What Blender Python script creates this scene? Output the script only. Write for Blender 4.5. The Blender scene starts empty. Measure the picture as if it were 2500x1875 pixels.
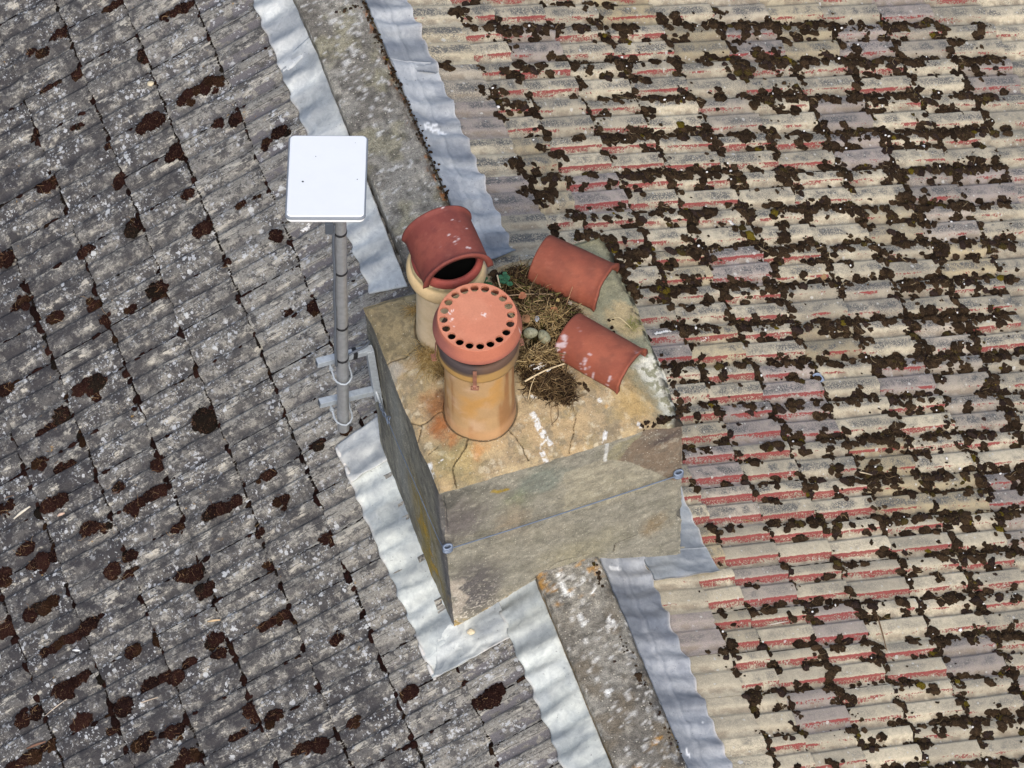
import bpy, bmesh, math, random
import numpy as np
from mathutils import Vector, Matrix, Quaternion
random.seed(7); rng = np.random.default_rng(11)
scn = bpy.context.scene
col = scn.collection
R = math.radians

# ------------------------------------------------------------------ camera, sky, sun, exposure
def setup_camera():
    az, el, roll = 0.3467, 1.0372, 0.0047
    d = Vector((math.cos(el)*math.sin(az), math.cos(el)*math.cos(az), -math.sin(el)))
    r = d.cross(Vector((0, 0, 1))).normalized(); u = r.cross(d)
    r2 = r*math.cos(roll)+u*math.sin(roll); u2 = -r*math.sin(roll)+u*math.cos(roll)
    cd = bpy.data.cameras.new('camera'); co = bpy.data.objects.new('camera', cd); col.objects.link(co)
    m = Matrix((r2, u2, -d)).transposed().to_4x4(); m.translation = -d*25.7035
    co.matrix_world = m
    cd.sensor_width = 36; cd.lens = 15685.4565/2500*36; cd.clip_start = 0.5; cd.clip_end = 200
    scn.camera = co
setup_camera()
world = bpy.data.worlds.new('World'); scn.world = world; world.use_nodes = True
wn = world.node_tree
sky = wn.nodes.new('ShaderNodeTexSky'); sky.sky_type = 'NISHITA'; sky.sun_disc = False
SUN_EL, SUN_AZ = R(52), R(-167)
sky.sun_elevation = SUN_EL; sky.sun_rotation = SUN_AZ
sky.air_density = 1.0; sky.dust_density = 3.0; sky.ozone_density = 0.6
bg = wn.nodes['Background']; wn.links.new(sky.outputs[0], bg.inputs[0]); bg.inputs[1].default_value = 0.13
sd = bpy.data.lights.new('sun', 'SUN'); sd.energy = 1.5; sd.angle = R(24); sd.color = (1.0, 0.955, 0.88)
so = bpy.data.objects.new('sun', sd); col.objects.link(so)
sv = Vector((math.cos(SUN_EL)*math.sin(SUN_AZ), math.cos(SUN_EL)*math.cos(SUN_AZ), math.sin(SUN_EL)))
so.rotation_euler = sv.to_track_quat('Z', 'Y').to_euler()
scn.view_settings.view_transform = 'Standard'; scn.view_settings.look = 'None'
scn.view_settings.gamma = 1; scn.view_settings.use_curve_mapping = False
scn.view_settings.exposure = 0.66

# ------------------------------------------------------------------ helpers
K_LIT = 1.12
def S(r, g, b):
    f = lambda c: (c/12.92 if c <= 0.04045 else ((c+0.055)/1.055)**2.4)
    return tuple(min(0.85, f(v/255)/K_LIT) for v in (r, g, b))
def S4(r, g, b): return S(r, g, b)+(1,)
def SA(*c): return np.array(S(*c))

def hash3(ix, iy, iz, seed):
    h = (ix.astype(np.int64)*374761393 + iy.astype(np.int64)*668265263 + iz.astype(np.int64)*1274126177 + seed*974634777) & 0xffffffff
    h = ((h ^ (h >> 13))*1274126177) & 0xffffffff
    return ((h ^ (h >> 16)) & 0xffffff)/float(0xffffff)
def vnoise(P, seed=0):
    P = np.asarray(P, float); I = np.floor(P); f = P-I; f = f*f*(3-2*f)
    ix, iy, iz = I[..., 0], I[..., 1], I[..., 2]; x, y, z = f[..., 0], f[..., 1], f[..., 2]
    def c(a, b, d): return hash3(ix+a, iy+b, iz+d, seed)
    v = 0
    for a in (0, 1):
        for b in (0, 1):
            for d in (0, 1):
                v = v + c(a, b, d)*(x if a else 1-x)*(y if b else 1-y)*(z if d else 1-z)
    return v
def fbm(P, scale, octv=4, seed=0, gain=0.5):
    P = np.asarray(P, float)*scale; v = 0; a = 1; t = 0
    for o in range(octv):
        v = v + a*vnoise(P+o*17.3, seed+o); t += a; a *= gain; P = P*2.03
    return v/t
def sstep(a, b, x):
    t = np.clip((x-a)/(b-a), 0, 1); return t*t*(3-2*t)
def mixc(c, colr, m):
    return c*(1-m[..., None]) + np.asarray(colr)*m[..., None]
def polyd(P2, pts):
    """distance of 2D points to a polyline"""
    best = np.full(P2.shape[:-1], 1e9)
    for a, b in zip(pts[:-1], pts[1:]):
        a = np.array(a); b = np.array(b); ab = b-a; l = ab@ab+1e-12
        t = np.clip(((P2-a)@ab)/l, 0, 1); q = a+t[..., None]*ab
        best = np.minimum(best, np.linalg.norm(P2-q, axis=-1))
    return best

def in_poly(p, poly):
    x, y = p[:, 0], p[:, 1]; ins = np.zeros(len(p), bool); n = len(poly); j = n-1
    for i in range(n):
        xi, yi = poly[i]; xj, yj = poly[j]; cnd = ((yi > y) != (yj > y)) & (x < (xj-xi)*(y-yi)/(yj-yi+1e-12)+xi); ins ^= cnd; j = i
    return ins

def mesh_np(name, V, F, mat=None, smooth=True, colr=None):
    """F: list of index arrays (n,3) and/or (n,4)"""
    V = np.asarray(V, np.float32).reshape(-1, 3)
    if not isinstance(F, (list, tuple)): F = [F]
    F = [np.asarray(f, np.int32) for f in F if len(f)]
    me = bpy.data.meshes.new(name)
    me.vertices.add(len(V)); me.vertices.foreach_set('co', V.ravel())
    loops = np.concatenate([f.ravel() for f in F]); cnt = np.concatenate([np.full(len(f), f.shape[1], np.int32) for f in F])
    start = np.concatenate([[0], np.cumsum(cnt)[:-1]]).astype(np.int32)
    me.loops.add(len(loops)); me.loops.foreach_set('vertex_index', loops)
    me.polygons.add(len(cnt)); me.polygons.foreach_set('loop_start', start); me.polygons.foreach_set('loop_total', cnt)
    me.update(calc_edges=True)
    sm = np.full(len(cnt), bool(smooth)) if not isinstance(smooth, np.ndarray) else smooth
    me.polygons.foreach_set('use_smooth', sm)
    if colr is not None:
        c = np.ones((len(V), 4), np.float32); c[:, :3] = np.asarray(colr, np.float32).reshape(-1, 3)
        at = me.color_attributes.new('Col', 'FLOAT_COLOR', 'POINT'); at.data.foreach_set('color', c.ravel())
    if mat: me.materials.append(mat)
    me.validate(); return me
def link(name, me, parent=None, loc=None):
    o = bpy.data.objects.new(name, me); col.objects.link(o)
    if parent: o.parent = parent
    if loc is not None: o.location = loc
    return o
def tag(o, label=None, cat=None, group=None, kind=None):
    if label: o['label'] = label
    if cat: o['category'] = cat
    if group: o['group'] = group
    if kind: o['kind'] = kind
    return o
def thing(name, loc, label, cat, group=None):
    o = bpy.data.objects.new(name, None); o.empty_display_size = 0.05; col.objects.link(o); o.location = loc
    return tag(o, label, cat, group)
def root_loc(o):
    v = Vector((0, 0, 0))
    while o: v += o.location; o = o.parent
    return np.array(v)
def part(root, name, V, F, mat, smooth=True, colr=None):
    V = np.asarray(V, float).reshape(-1, 3)
    if root is not None: V = V-root_loc(root)
    return link(name, mesh_np(name, V, F, mat, smooth, colr), root)

def grid_faces(nu, nv, wrap_u=False, flip=False):
    iu = np.arange(nu if wrap_u else nu-1); iv = np.arange(nv-1)
    a, b = np.meshgrid(iu, iv, indexing='ij'); a2 = (a+1) % nu
    q = np.stack([a*nv+b, a2*nv+b, a2*nv+b+1, a*nv+b+1], -1).reshape(-1, 4)
    return q[:, ::-1] if flip else q
def tube(pts, r, n=8, caps=True, flat=None):
    """returns V,F list; pts (k,3); r scalar or list"""
    pts = np.asarray(pts, float); k = len(pts); rr = np.broadcast_to(np.asarray(r, float), (k,))
    t = np.gradient(pts, axis=0); t /= np.linalg.norm(t, axis=1)[:, None]+1e-12
    up = np.array([0.13, 0.21, 0.97]) if abs(t[0, 2]) < .9 else np.array([0.97, 0.1, 0.05])
    V = []
    for i in range(k):
        a = np.cross(t[i], up); a /= np.linalg.norm(a)+1e-12; b = np.cross(t[i], a); up = -b if np.dot(-b, up) > 0 else b
        a = np.cross(t[i], up); a /= np.linalg.norm(a)
        th = np.arange(n)*2*np.pi/n
        V.append(pts[i]+rr[i]*(np.cos(th)[:, None]*a+np.sin(th)[:, None]*up))
    V = np.array(V).transpose(1, 0, 2).reshape(-1, 3)       # index u*k+v
    F = [grid_faces(n, k, wrap_u=True)]
    if caps:
        V = np.vstack([V, pts[0], pts[-1]]); c0, c1 = len(V)-2, len(V)-1
        u = np.arange(n)*k; u2 = np.roll(u, -1)
        F.append(np.stack([u2, u, np.full(n, c0)], 1)); F.append(np.stack([u+k-1, u2+k-1, np.full(n, c1)], 1))
    return V, F
def merge(items):
    Vs, T, Q, o = [], [], [], 0
    for V, F in items:
        V = np.asarray(V).reshape(-1, 3)
        for f in (F if isinstance(F, (list, tuple)) else [F]):
            f = np.asarray(f)
            if len(f): (T if f.shape[1] == 3 else Q).append(f+o)
        Vs.append(V); o += len(V)
    F = []
    if T: F.append(np.concatenate(T))
    if Q: F.append(np.concatenate(Q))
    return np.concatenate(Vs), F
def box(c, s, ax=None, bev=0.0):
    """box centred at c, full size s, axes rows ax, bevelled by bmesh when bev>0"""
    bm = bmesh.new(); bmesh.ops.create_cube(bm, size=1)
    for v in bm.verts: v.co = Vector((v.co.x*s[0], v.co.y*s[1], v.co.z*s[2]))
    if bev: bmesh.ops.bevel(bm, geom=list(bm.edges), offset=bev, segments=2, affect='EDGES', profile=.6)
    V = np.array([v.co[:] for v in bm.verts]); bm.verts.index_update()
    T = [[v.index for v in f.verts] for f in bm.faces if len(f.verts) == 3]; Q = [[v.index for v in f.verts] for f in bm.faces if len(f.verts) == 4]
    bm.free()
    if ax is not None: V = V@np.array(ax)
    return V+np.array(c), [np.array(f) for f in (T, Q) if len(f)]
def lathe(prof, n=64):
    """prof (k,2) r,z -> V grid (n,k), faces (outward for increasing z outside)"""
    p = np.asarray(prof, float); th = np.arange(n)*2*np.pi/n
    V = np.stack([np.cos(th)[:, None]*p[None, :, 0], np.sin(th)[:, None]*p[None, :, 0], np.broadcast_to(p[None, :, 1], (n, len(p)))], -1)
    return V, grid_faces(n, len(p), wrap_u=True)
def resample(pts, step):
    pts = np.asarray(pts, float); out = [pts[0]]
    for a, b in zip(pts[:-1], pts[1:]):
        k = max(1, int(np.ceil(np.linalg.norm(b-a)/step)))
        out += [a+(b-a)*i/k for i in range(1, k+1)]
    return np.array(out)
def smoothpath(ctrl, n):
    c = np.asarray(ctrl, float); k = len(c); t = np.linspace(0, k-1, n); out = []
    for x in t:
        i = min(int(x), k-2); f = x-i; p0 = c[max(i-1, 0)]; p1 = c[i]; p2 = c[i+1]; p3 = c[min(i+2, k-1)]
        out.append(.5*((2*p1)+(-p0+p2)*f+(2*p0-5*p1+4*p2-p3)*f*f+(-p0+3*p1-3*p2+p3)*f**3))
    return np.array(out)

# ------------------------------------------------------------------ materials
class Mat:
    def __init__(s, name, rough=0.9, spec=0.3):
        s.m = bpy.data.materials.new(name); s.m.use_nodes = True; s.nt = s.m.node_tree
        s.b = s.nt.nodes['Principled BSDF']; s.b.inputs['Roughness'].default_value = rough
        s.b.inputs['Specular IOR Level'].default_value = spec
    def node(s, t, ins=None, **pr):
        n = s.nt.nodes.new(t)
        for k, v in pr.items(): setattr(n, k, v)
        for k, v in (ins or {}).items():
            i = n.inputs[k]
            if isinstance(v, bpy.types.NodeSocket): s.nt.links.new(v, i)
            else: i.default_value = v
        return n
    def pos(s): return s.node('ShaderNodeNewGeometry').outputs['Position']
    def obj(s): return s.node('ShaderNodeTexCoord').outputs['Object']
    def xyz(s, v):
        n = s.node('ShaderNodeSeparateXYZ', {0: v}); return n.outputs[0], n.outputs[1], n.outputs[2]
    def scale(s, v, k):
        return s.node('ShaderNodeVectorMath', {0: v, 1: k}, operation='MULTIPLY').outputs[0]
    def add(s, a, b): return s.node('ShaderNodeVectorMath', {0: a, 1: b}, operation='ADD').outputs[0]
    def noise(s, v, sc, det=4, ro=0.55, dist=0.0):
        return s.node('ShaderNodeTexNoise', {'Vector': v, 'Scale': sc, 'Detail': det, 'Roughness': ro, 'Distortion': dist}).outputs[0]
    def noisec(s, v, sc, det=3):
        return s.node('ShaderNodeTexNoise', {'Vector': v, 'Scale': sc, 'Detail': det}).outputs[1]
    def voro(s, v, sc, out='Distance', rnd=1.0):
        return s.node('ShaderNodeTexVoronoi', {'Vector': v, 'Scale': sc, 'Randomness': rnd}).outputs[out]
    def mr(s, v, a, b, c=0.0, d=1.0):
        return s.node('ShaderNodeMapRange', {0: v, 1: a, 2: b, 3: c, 4: d}, interpolation_type='SMOOTHSTEP').outputs[0]
    def math(s, op, a, b=0.0):
        return s.node('ShaderNodeMath', {0: a, 1: b}, operation=op).outputs[0]
    def mul(s, *a):
        r = a[0]
        for x in a[1:]: r = s.math('MULTIPLY', r, x)
        return r
    def mix(s, f, a, b, mode='MIX'):
        return s.node('ShaderNodeMix', {0: f, 6: a, 7: b}, data_type='RGBA', blend_type=mode).outputs[2]
    def attr(s): return s.node('ShaderNodeAttribute', attribute_name='Col').outputs['Color']
    def base(s, c): s.nt.links.new(c, s.b.inputs['Base Color']) if isinstance(c, bpy.types.NodeSocket) else setattr(s.b.inputs['Base Color'], 'default_value', c)
    def rough(s, r): s.nt.links.new(r, s.b.inputs['Roughness'])
    def bump(s, h, dist=0.002, st=1.0):
        n = s.node('ShaderNodeBump', {'Height': h, 'Distance': dist, 'Strength': st}); s.nt.links.new(n.outputs[0], s.b.inputs['Normal'])

def window(M, v, a, b, soft):
    """1 inside [a,b] with soft flanks"""
    return M.mul(M.mr(v, a-soft, a+soft), M.mr(v, b-soft, b+soft, 1, 0))

def mat_tile_left():
    M = Mat('weathered_tile_lichen', .95, .2)
    oi = M.node('ShaderNodeObjectInfo'); rnd = oi.outputs['Random']
    off = M.node('ShaderNodeCombineXYZ', {0: M.mul(rnd, 37.0), 1: M.mul(rnd, 91.0), 2: M.mul(rnd, 13.0)}).outputs[0]
    v0 = M.obj(); v = M.add(v0, off); W = M.pos()
    cs = M.node('ShaderNodeSeparateColor', {0: oi.outputs['Color']}); dark, beige, bare = cs.outputs[0], cs.outputs[1], cs.outputs[2]
    st = M.scale(v, (0.30, 1, 1)); st2 = M.scale(v, (0.85, 1, 1))
    n1 = M.noise(st2, 24, 12, .78, .1); n2 = M.noise(v, 100, 9, .82)
    c = M.mix(M.mr(M.noise(W, 9, 5, .6), .3, .7), S4(80, 78, 77), S4(106, 103, 99))
    pale_mottle = M.math('SUBTRACT', n1, M.mul(M.math('SUBTRACT', dark, .30), .15))
    c = M.mix(M.mr(pale_mottle, .485, .515), c, S4(146, 142, 133))  # pale mottles from noise, fewer on the darker tiles
    c = M.mix(M.mul(M.mr(n2, .54, .58), M.mr(n1, .44, .52), .75), c, S4(178, 175, 168))
    c = M.mix(M.mul(M.mr(n2, .46, .42), .6), c, S4(66, 64, 64))
    # pale cement streaks along the slope
    sk = M.mul(M.mr(M.noise(st, 28, 9, .72, .2), .55, .58), M.mr(M.noise(v, 10, 4), .45, .53), M.math('ADD', .45, beige))
    c = M.mix(M.math('MINIMUM', sk, .9), c, S4(190, 184, 170))
    dk = M.mul(M.mr(M.noise(v, 11, 10, .72), .47, .55), dark)
    c = M.mix(M.math('MINIMUM', M.mul(dk, 1.45), .88), c, S4(60, 58, 60))
    _, y, _ = M.xyz(v0)
    un = M.math('ADD', y, M.mul(M.math('SUBTRACT', M.noise(st, 40, 4), .5), .012))
    pan = M.math('ADD', window(M, un, .054, .074, .005), window(M, un, .156, .180, .005))
    c = M.mix(M.mul(pan, M.mr(M.noise(v, 16, 4), .35, .6), .6), c, S4(72, 70, 71))
    ln = M.math('ADD', M.math('ADD', window(M, un, .077, .081, .001), window(M, un, .117, .120, .001)), window(M, un, .0365, .0395, .001))
    c = M.mix(M.mul(ln, M.mr(M.noise(v, 20, 4), .35, .55), .8), c, S4(58, 56, 56))
    # remains of the grey factory coating near the lead
    bd = M.mul(M.math('MAXIMUM', window(M, un, .044, .078, .004), window(M, un, .146, .180, .004)), M.mr(M.noise(st, 30, 6), .36, .44), bare)
    c = M.mix(M.mul(bd, M.mr(M.noise(v, 30, 5), .42, .5)), c, S4(104, 101, 103))
    # lichen: grey-white rosettes, small and large, and a little ochre
    wv = M.add(v, M.scale(M.noisec(v, 90, 6), (.026, .026, .026)))
    for sc, th, thr, cc in ((50, .36, .80, S4(190, 192, 194)), (105, .36, .74, S4(182, 184, 185)), (24, .24, .86, S4(200, 202, 202))):
        vd = M.node('ShaderNodeTexVoronoi', {'Vector': wv, 'Scale': sc})
        m = M.mul(M.mr(vd.outputs['Distance'], th, th+.1, 1, 0), M.mr(M.xyz(vd.outputs['Color'])[0], thr, thr+.04), M.mr(M.noise(W, 7, 4), .42, .58))
        c = M.mix(M.mul(m, .85), c, cc)
    oc = M.mul(M.mr(M.noise(v, 26, 6, .7), .64, .7), M.mr(M.noise(W, 3.1, 2), .5, .62))
    c = M.mix(M.mul(oc, .7), c, S4(166, 128, 62))
    fine = M.noise(v, 420, 3, .7)
    c = M.mix(1.0, c, M.mix(M.mr(fine, .3, .7), (.62, .62, .62, 1), (1.25, 1.25, 1.25, 1)), 'MULTIPLY')
    M.base(c)
    h = M.math('ADD', M.mul(M.noise(v, 70, 8, .7), .7), M.mul(M.noise(st, 60, 4), .6))
    M.bump(h, .006, .9)
    return M.m

def mat_tile_right():
    M = Mat('weathered_tile_red_remnant', .93, .25)
    oi = M.node('ShaderNodeObjectInfo'); rnd = oi.outputs['Random']
    off = M.node('ShaderNodeCombineXYZ', {0: M.mul(rnd, 53.0), 1: M.mul(rnd, 17.0), 2: M.mul(rnd, 71.0)}).outputs[0]
    v0 = M.obj(); v = M.add(v0, off); W = M.pos()
    cs = M.node('ShaderNodeSeparateColor', {0: oi.outputs['Color']}); red, grime, tint = cs.outputs[0], cs.outputs[1], cs.outputs[2]
    st = M.scale(v, (0.22, 1, 1))
    c = M.mix(M.mr(M.noise(W, 5, 5, .6), .3, .7), S4(182, 172, 150), S4(208, 196, 170))
    c = M.mix(M.mr(tint, .88, 1.0), c, S4(178, 163, 130))
    c = M.mix(M.mr(tint, .22, .02), c, S4(170, 158, 150))
    r2 = M.node('ShaderNodeMath', {0: M.mul(rnd, 57.31)}, operation='FRACT').outputs[0]
    c = M.mix(1.0, c, M.mix(r2, (.76, .76, .77, 1), (1.14, 1.13, 1.11, 1)), 'MULTIPLY')
    c = M.mix(M.mul(M.mr(M.noise(v, 60, 8, .7), .42, .7), .5), c, S4(156, 149, 130))
    _, yy, _ = M.xyz(v0); y = M.mul(yy, -1.0)
    un = M.math('ADD', y, M.mul(M.math('SUBTRACT', M.noise(v, 50, 5, .65), .5), .009))
    cr = M.math('ADD', window(M, y, .004, .036, .010), window(M, y, .100, .140, .012))
    blot = M.mr(M.noise(v, 13, 4), .36, .60); spk = M.mr(M.noise(v, 150, 7, .78), .42, .53)
    g = M.mul(cr, blot, spk, M.math('ADD', grime, .1))
    c = M.mix(M.math('MINIMUM', M.mul(g, 1.15), .9), c, S4(86, 88, 90))
    g2 = M.mul(M.mr(M.noise(v, 9, 4), .45, .62), M.mr(M.noise(v, 240, 5, .75), .48, .54), grime)
    c = M.mix(M.mul(g2, .8), c, S4(92, 92, 90))
    lo = M.math('ADD', window(M, un, .050, .078, .006), window(M, un, .155, .184, .006))
    c = M.mix(M.mul(lo, M.mr(M.noise(v, 24, 5), .4, .6), .6), c, S4(134, 120, 102))
    # red coating left on the sheltered flank: a crisp upper edge that flakes away below it
    wred = M.math('ADD', window(M, un, .043, .067, .0010), window(M, un, .147, .171, .0010))
    fade = M.math('ADD', M.mr(un, .043, .069), M.mul(M.mr(un, .14, .147), M.math('SUBTRACT', M.mr(un, .147, .173), 1.0)))
    fl = M.math('ADD', M.mul(M.noise(st, 30, 3, .5), .80), M.mul(M.noise(v, 110, 6, .7), .75))
    thr = M.math('ADD', M.math('SUBTRACT', 1.19, M.mul(red, .62)), M.mul(fade, .20))
    m = M.mul(wred, M.mr(M.math('SUBTRACT', fl, thr), -.008, .008))
    m = M.mul(m, M.math('MAXIMUM', M.mr(M.noise(v, 150, 6, .75), .455, .475), M.mr(fade, .30, .12)))
    rc = M.mix(M.noise(v, 40, 4), S4(132, 52, 52), S4(158, 72, 70))
    c = M.mix(M.mul(m, .92), c, rc)
    # pale lichen dots
    wv = M.add(v, M.scale(M.noisec(v, 140, 3), (.010, .010, .010)))
    for sc, th, thr2, cc in ((60, .24, .90, S4(196, 194, 184)), (30, .20, .95, S4(202, 200, 192))):
        vd = M.node('ShaderNodeTexVoronoi', {'Vector': wv, 'Scale': sc})
        mm = M.mul(M.mr(vd.outputs['Distance'], th, th+.08, 1, 0), M.mr(M.xyz(vd.outputs['Color'])[0], thr2, thr2+.03))
        c = M.mix(M.mul(mm, .75), c, cc)
    fine = M.noise(v, 430, 3, .7)
    c = M.mix(1.0, c, M.mix(M.mr(fine, .3, .7), (.74, .74, .74, 1), (1.17, 1.17, 1.17, 1)), 'MULTIPLY')
    M.base(c)
    M.bump(M.math('ADD', M.noise(v, 90, 8, .7), M.mul(m, .25)), .004, .8)
    return M.m

def mat_col(name, rough=.92, spec=.25, fine=300, famp=.2, mid=40, mamp=.15, bump=.003, bsc=90, speck=0.0, speckc=(215, 208, 190), speck_sc=150):
    """vertex colour carries the stains; noise adds grain and relief"""
    M = Mat(name, rough, spec); W = M.obj(); c = M.attr()
    f = M.noise(W, fine, 4, .7); c = M.mix(1.0, c, M.mix(M.mr(f, .3, .7), (1-famp,)*3+(1,), (1+famp,)*3+(1,)), 'MULTIPLY')
    f2 = M.noise(W, mid, 6, .65); c = M.mix(1.0, c, M.mix(M.mr(f2, .3, .7), (1-mamp,)*3+(1,), (1+mamp,)*3+(1,)), 'MULTIPLY')
    if speck:
        vd = M.node('ShaderNodeTexVoronoi', {'Vector': W, 'Scale': speck_sc})
        m = M.mul(M.mr(vd.outputs['Distance'], .22, .34, 1, 0), M.mr(M.xyz(vd.outputs['Color'])[0], 1-speck, 1-speck+.03))
        c = M.mix(M.mul(m, .7), c, S4(*speckc))
        m2 = M.mul(M.mr(vd.outputs['Distance'], .2, .32, 1, 0), M.mr(M.xyz(vd.outputs['Color'])[1], 1-speck, 1-speck+.03))
        c = M.mix(M.mul(m2, .6), c, S4(60, 54, 46))
    M.base(c)
    if bump: M.bump(M.noise(W, bsc, 8, .7), bump, .9)
    return M.m
def mat_moss():
    M = Mat('dry_moss', 1.0, .05); W = M.obj(); c = M.attr()
    f = M.noise(W, 260, 5, .75); c = M.mix(1.0, c, M.mix(M.mr(f, .28, .72), (.35, .33, .32, 1), (2.1, 1.95, 1.8, 1)), 'MULTIPLY')
    M.base(c); M.bump(M.noise(W, 420, 4, .8), .012, 1.0)
    return M.m
def mat_lead():
    M = Mat('lead_sheet', .62, .35); W = M.pos(); c = M.attr()
    n1 = M.noise(M.scale(W, (1, 1, 1)), 7, 8, .65, .6); n2 = M.noise(W, 30, 8, .7, .8)
    c = M.mix(1.0, c, M.mix(M.mr(n1, .32, .68), (.82, .83, .85, 1), (1.12, 1.12, 1.10, 1)), 'MULTIPLY')
    c = M.mix(1.0, c, M.mix(M.mr(n2, .32, .68), (.84, .85, .86, 1), (1.10, 1.10, 1.09, 1)), 'MULTIPLY')
    c = M.mix(M.mul(M.mr(M.noise(W, 95, 4), .66, .70), .6), c, S4(96, 98, 100))
    M.base(c); M.bump(M.math('ADD', M.noise(W, 22, 5, .6), M.mul(M.noise(W, 160, 3), .15)), .006, .6)
    M.rough(M.mr(n2, .3, .7, .50, .72))
    return M.m
def mat_plain(name, colr, rough=.6, spec=.4, metal=0.0, var=.12, sc=30, bump=0.0):
    M = Mat(name, rough, spec); M.b.inputs['Metallic'].default_value = metal; W = M.obj()
    c = M.mix(1.0, colr, M.mix(M.mr(M.noise(W, sc, 6, .65), .3, .7), (1-var,)*3+(1,), (1+var,)*3+(1,)), 'MULTIPLY')
    M.base(c)
    if bump: M.bump(M.noise(W, sc*6, 5, .6), bump, .7)
    return M.m

TL, TR = mat_tile_left(), mat_tile_right()
MOSS = mat_moss(); LEAD = mat_lead()
RENDER = mat_col('old_cement_render', fine=230, famp=.26, mid=34, mamp=.16, bump=.006, bsc=75, speck=.10, speck_sc=120)
MORTAR = mat_col('mortar_flaunching', fine=220, famp=.22, mid=30, mamp=.14, bump=.005, bsc=80, speck=.05)
COPING = mat_col('rough_coping', fine=210, famp=.38, mid=45, mamp=.24, bump=.010, bsc=90, speck=.16, speck_sc=95)
CLAY = mat_col('clay', rough=.72, spec=.3, fine=160, famp=.05, mid=14, mamp=.06, bump=.0012, bsc=120)
FIBRE = mat_col('dry_fibre', rough=.95, spec=.1, fine=90, famp=.15, mid=30, mamp=.1, bump=0)
EGG = mat_plain('egg_shell', S4(150, 147, 122), .55, .4, var=.0)
DECK = mat_plain('roof_underlay', (.03, .028, .026, 1), .95, .1)
WHITE = mat_plain('white_plastic', (.88, .88, .865, 1), .38, .5, var=.012, sc=8)
GREYP = mat_plain('grey_plastic', S4(134, 140, 148), .5, .4, var=.04)
DARKG = mat_plain('dark_grey_plastic', S4(84, 90, 98), .5, .4, var=.08)
GALV = mat_plain('galvanised_steel', S4(166, 174, 181), .5, .5, metal=.15, var=.14, sc=60, bump=.0006)
POLE = mat_plain('pole_steel', S4(180, 182, 184), .42, .5, metal=.55, var=.12, sc=40, bump=.0004)
BLACK = mat_plain('black_tape', (.012, .012, .014, 1), .5, .4)
CABLE = mat_plain('grey_cable', S4(92, 98, 106), .55, .35)
WIRE = mat_plain('wire_steel', S4(116, 128, 146), .45, .5, metal=.4)
FLUE_DARK = mat_plain('flue_dark', (.004, .004, .004, 1), 1.0, .0)  # near-black for the discs that stand in for darkness in the flues
RUSTY = mat_plain('rusty_strap', S4(150, 104, 84), .6, .4, metal=.1, var=.2, sc=50)
STONE = mat_plain('pale_stone', S4(214, 200, 168), .85, .2, var=.12, sc=70, bump=.002)
SHELL = mat_plain('white_fragment', S4(232, 230, 226), .6, .3, var=.06)
LEAF = mat_col('leaf', rough=.7, spec=.2, fine=80, famp=.1, mid=20, mamp=.1, bump=0)

# ------------------------------------------------------------------ roof geometry
PL, PR, Z0 = 0.4669, 0.4608, -0.3352
def toR(s, y, h=0.0):
    s = np.asarray(s, float); return np.stack(np.broadcast_arrays(s*math.cos(PR)+np.asarray(h)*math.sin(PR), y, Z0-s*math.sin(PR)+np.asarray(h)*math.cos(PR)), -1)
def toL(s, y, h=0.0):
    s = np.asarray(s, float); return np.stack(np.broadcast_arrays(-s*math.cos(PL)-np.asarray(h)*math.sin(PL), y, Z0-s*math.sin(PL)+np.asarray(h)*math.cos(PL)), -1)
CR = np.array([.13, .55, .735, .995, 1.262, 1.563, 1.864, 2.155, 2.448, 2.748, 3.05, 3.35, 3.65, 3.95, 4.25])
CL = np.array([.165, .57, .865, 1.15, 1.44, 1.73, 2.02, 2.31, 2.60, 2.89, 3.18, 3.47])
JR, JL, COVER = 1.442, 2.565, 0.2          # one joint line of each roof
PU = np.array([0, 4, 34, 42, 56, 62, 74, 79, 87, 92, 97, 138, 146, 160, 166, 180, 188, 199.])/1000
PZ = np.array([15, 17.5, 18.5, 16.5, 4, 1, 0, 3, 15, 17.5, 18.5, 18.5, 16.5, 4, 1, 0, 5, 8.])/1000-.008
TILT, TILTR = .018, .025
HL, HR = .95, 1.12
def surf(s, y, CC, J, hs):
    s = np.asarray(s, float); i = np.clip(np.searchsorted(CC, s, 'right')-1, 0, len(CC)-2)
    t = np.clip((s-CC[i])/(CC[i+1]-CC[i]), 0, 1); u = np.mod(J-np.asarray(y, float), COVER)
    return np.where(CC is CR, TILTR, TILT)*t+np.interp(u, PU, PZ)*hs
def hR(s, y): return surf(s, y, CR, JR, HR*np.where(np.asarray(s) < .55, .45, 1))
def hL(s, y): return surf(s, y, CL, JL, HL)

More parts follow.
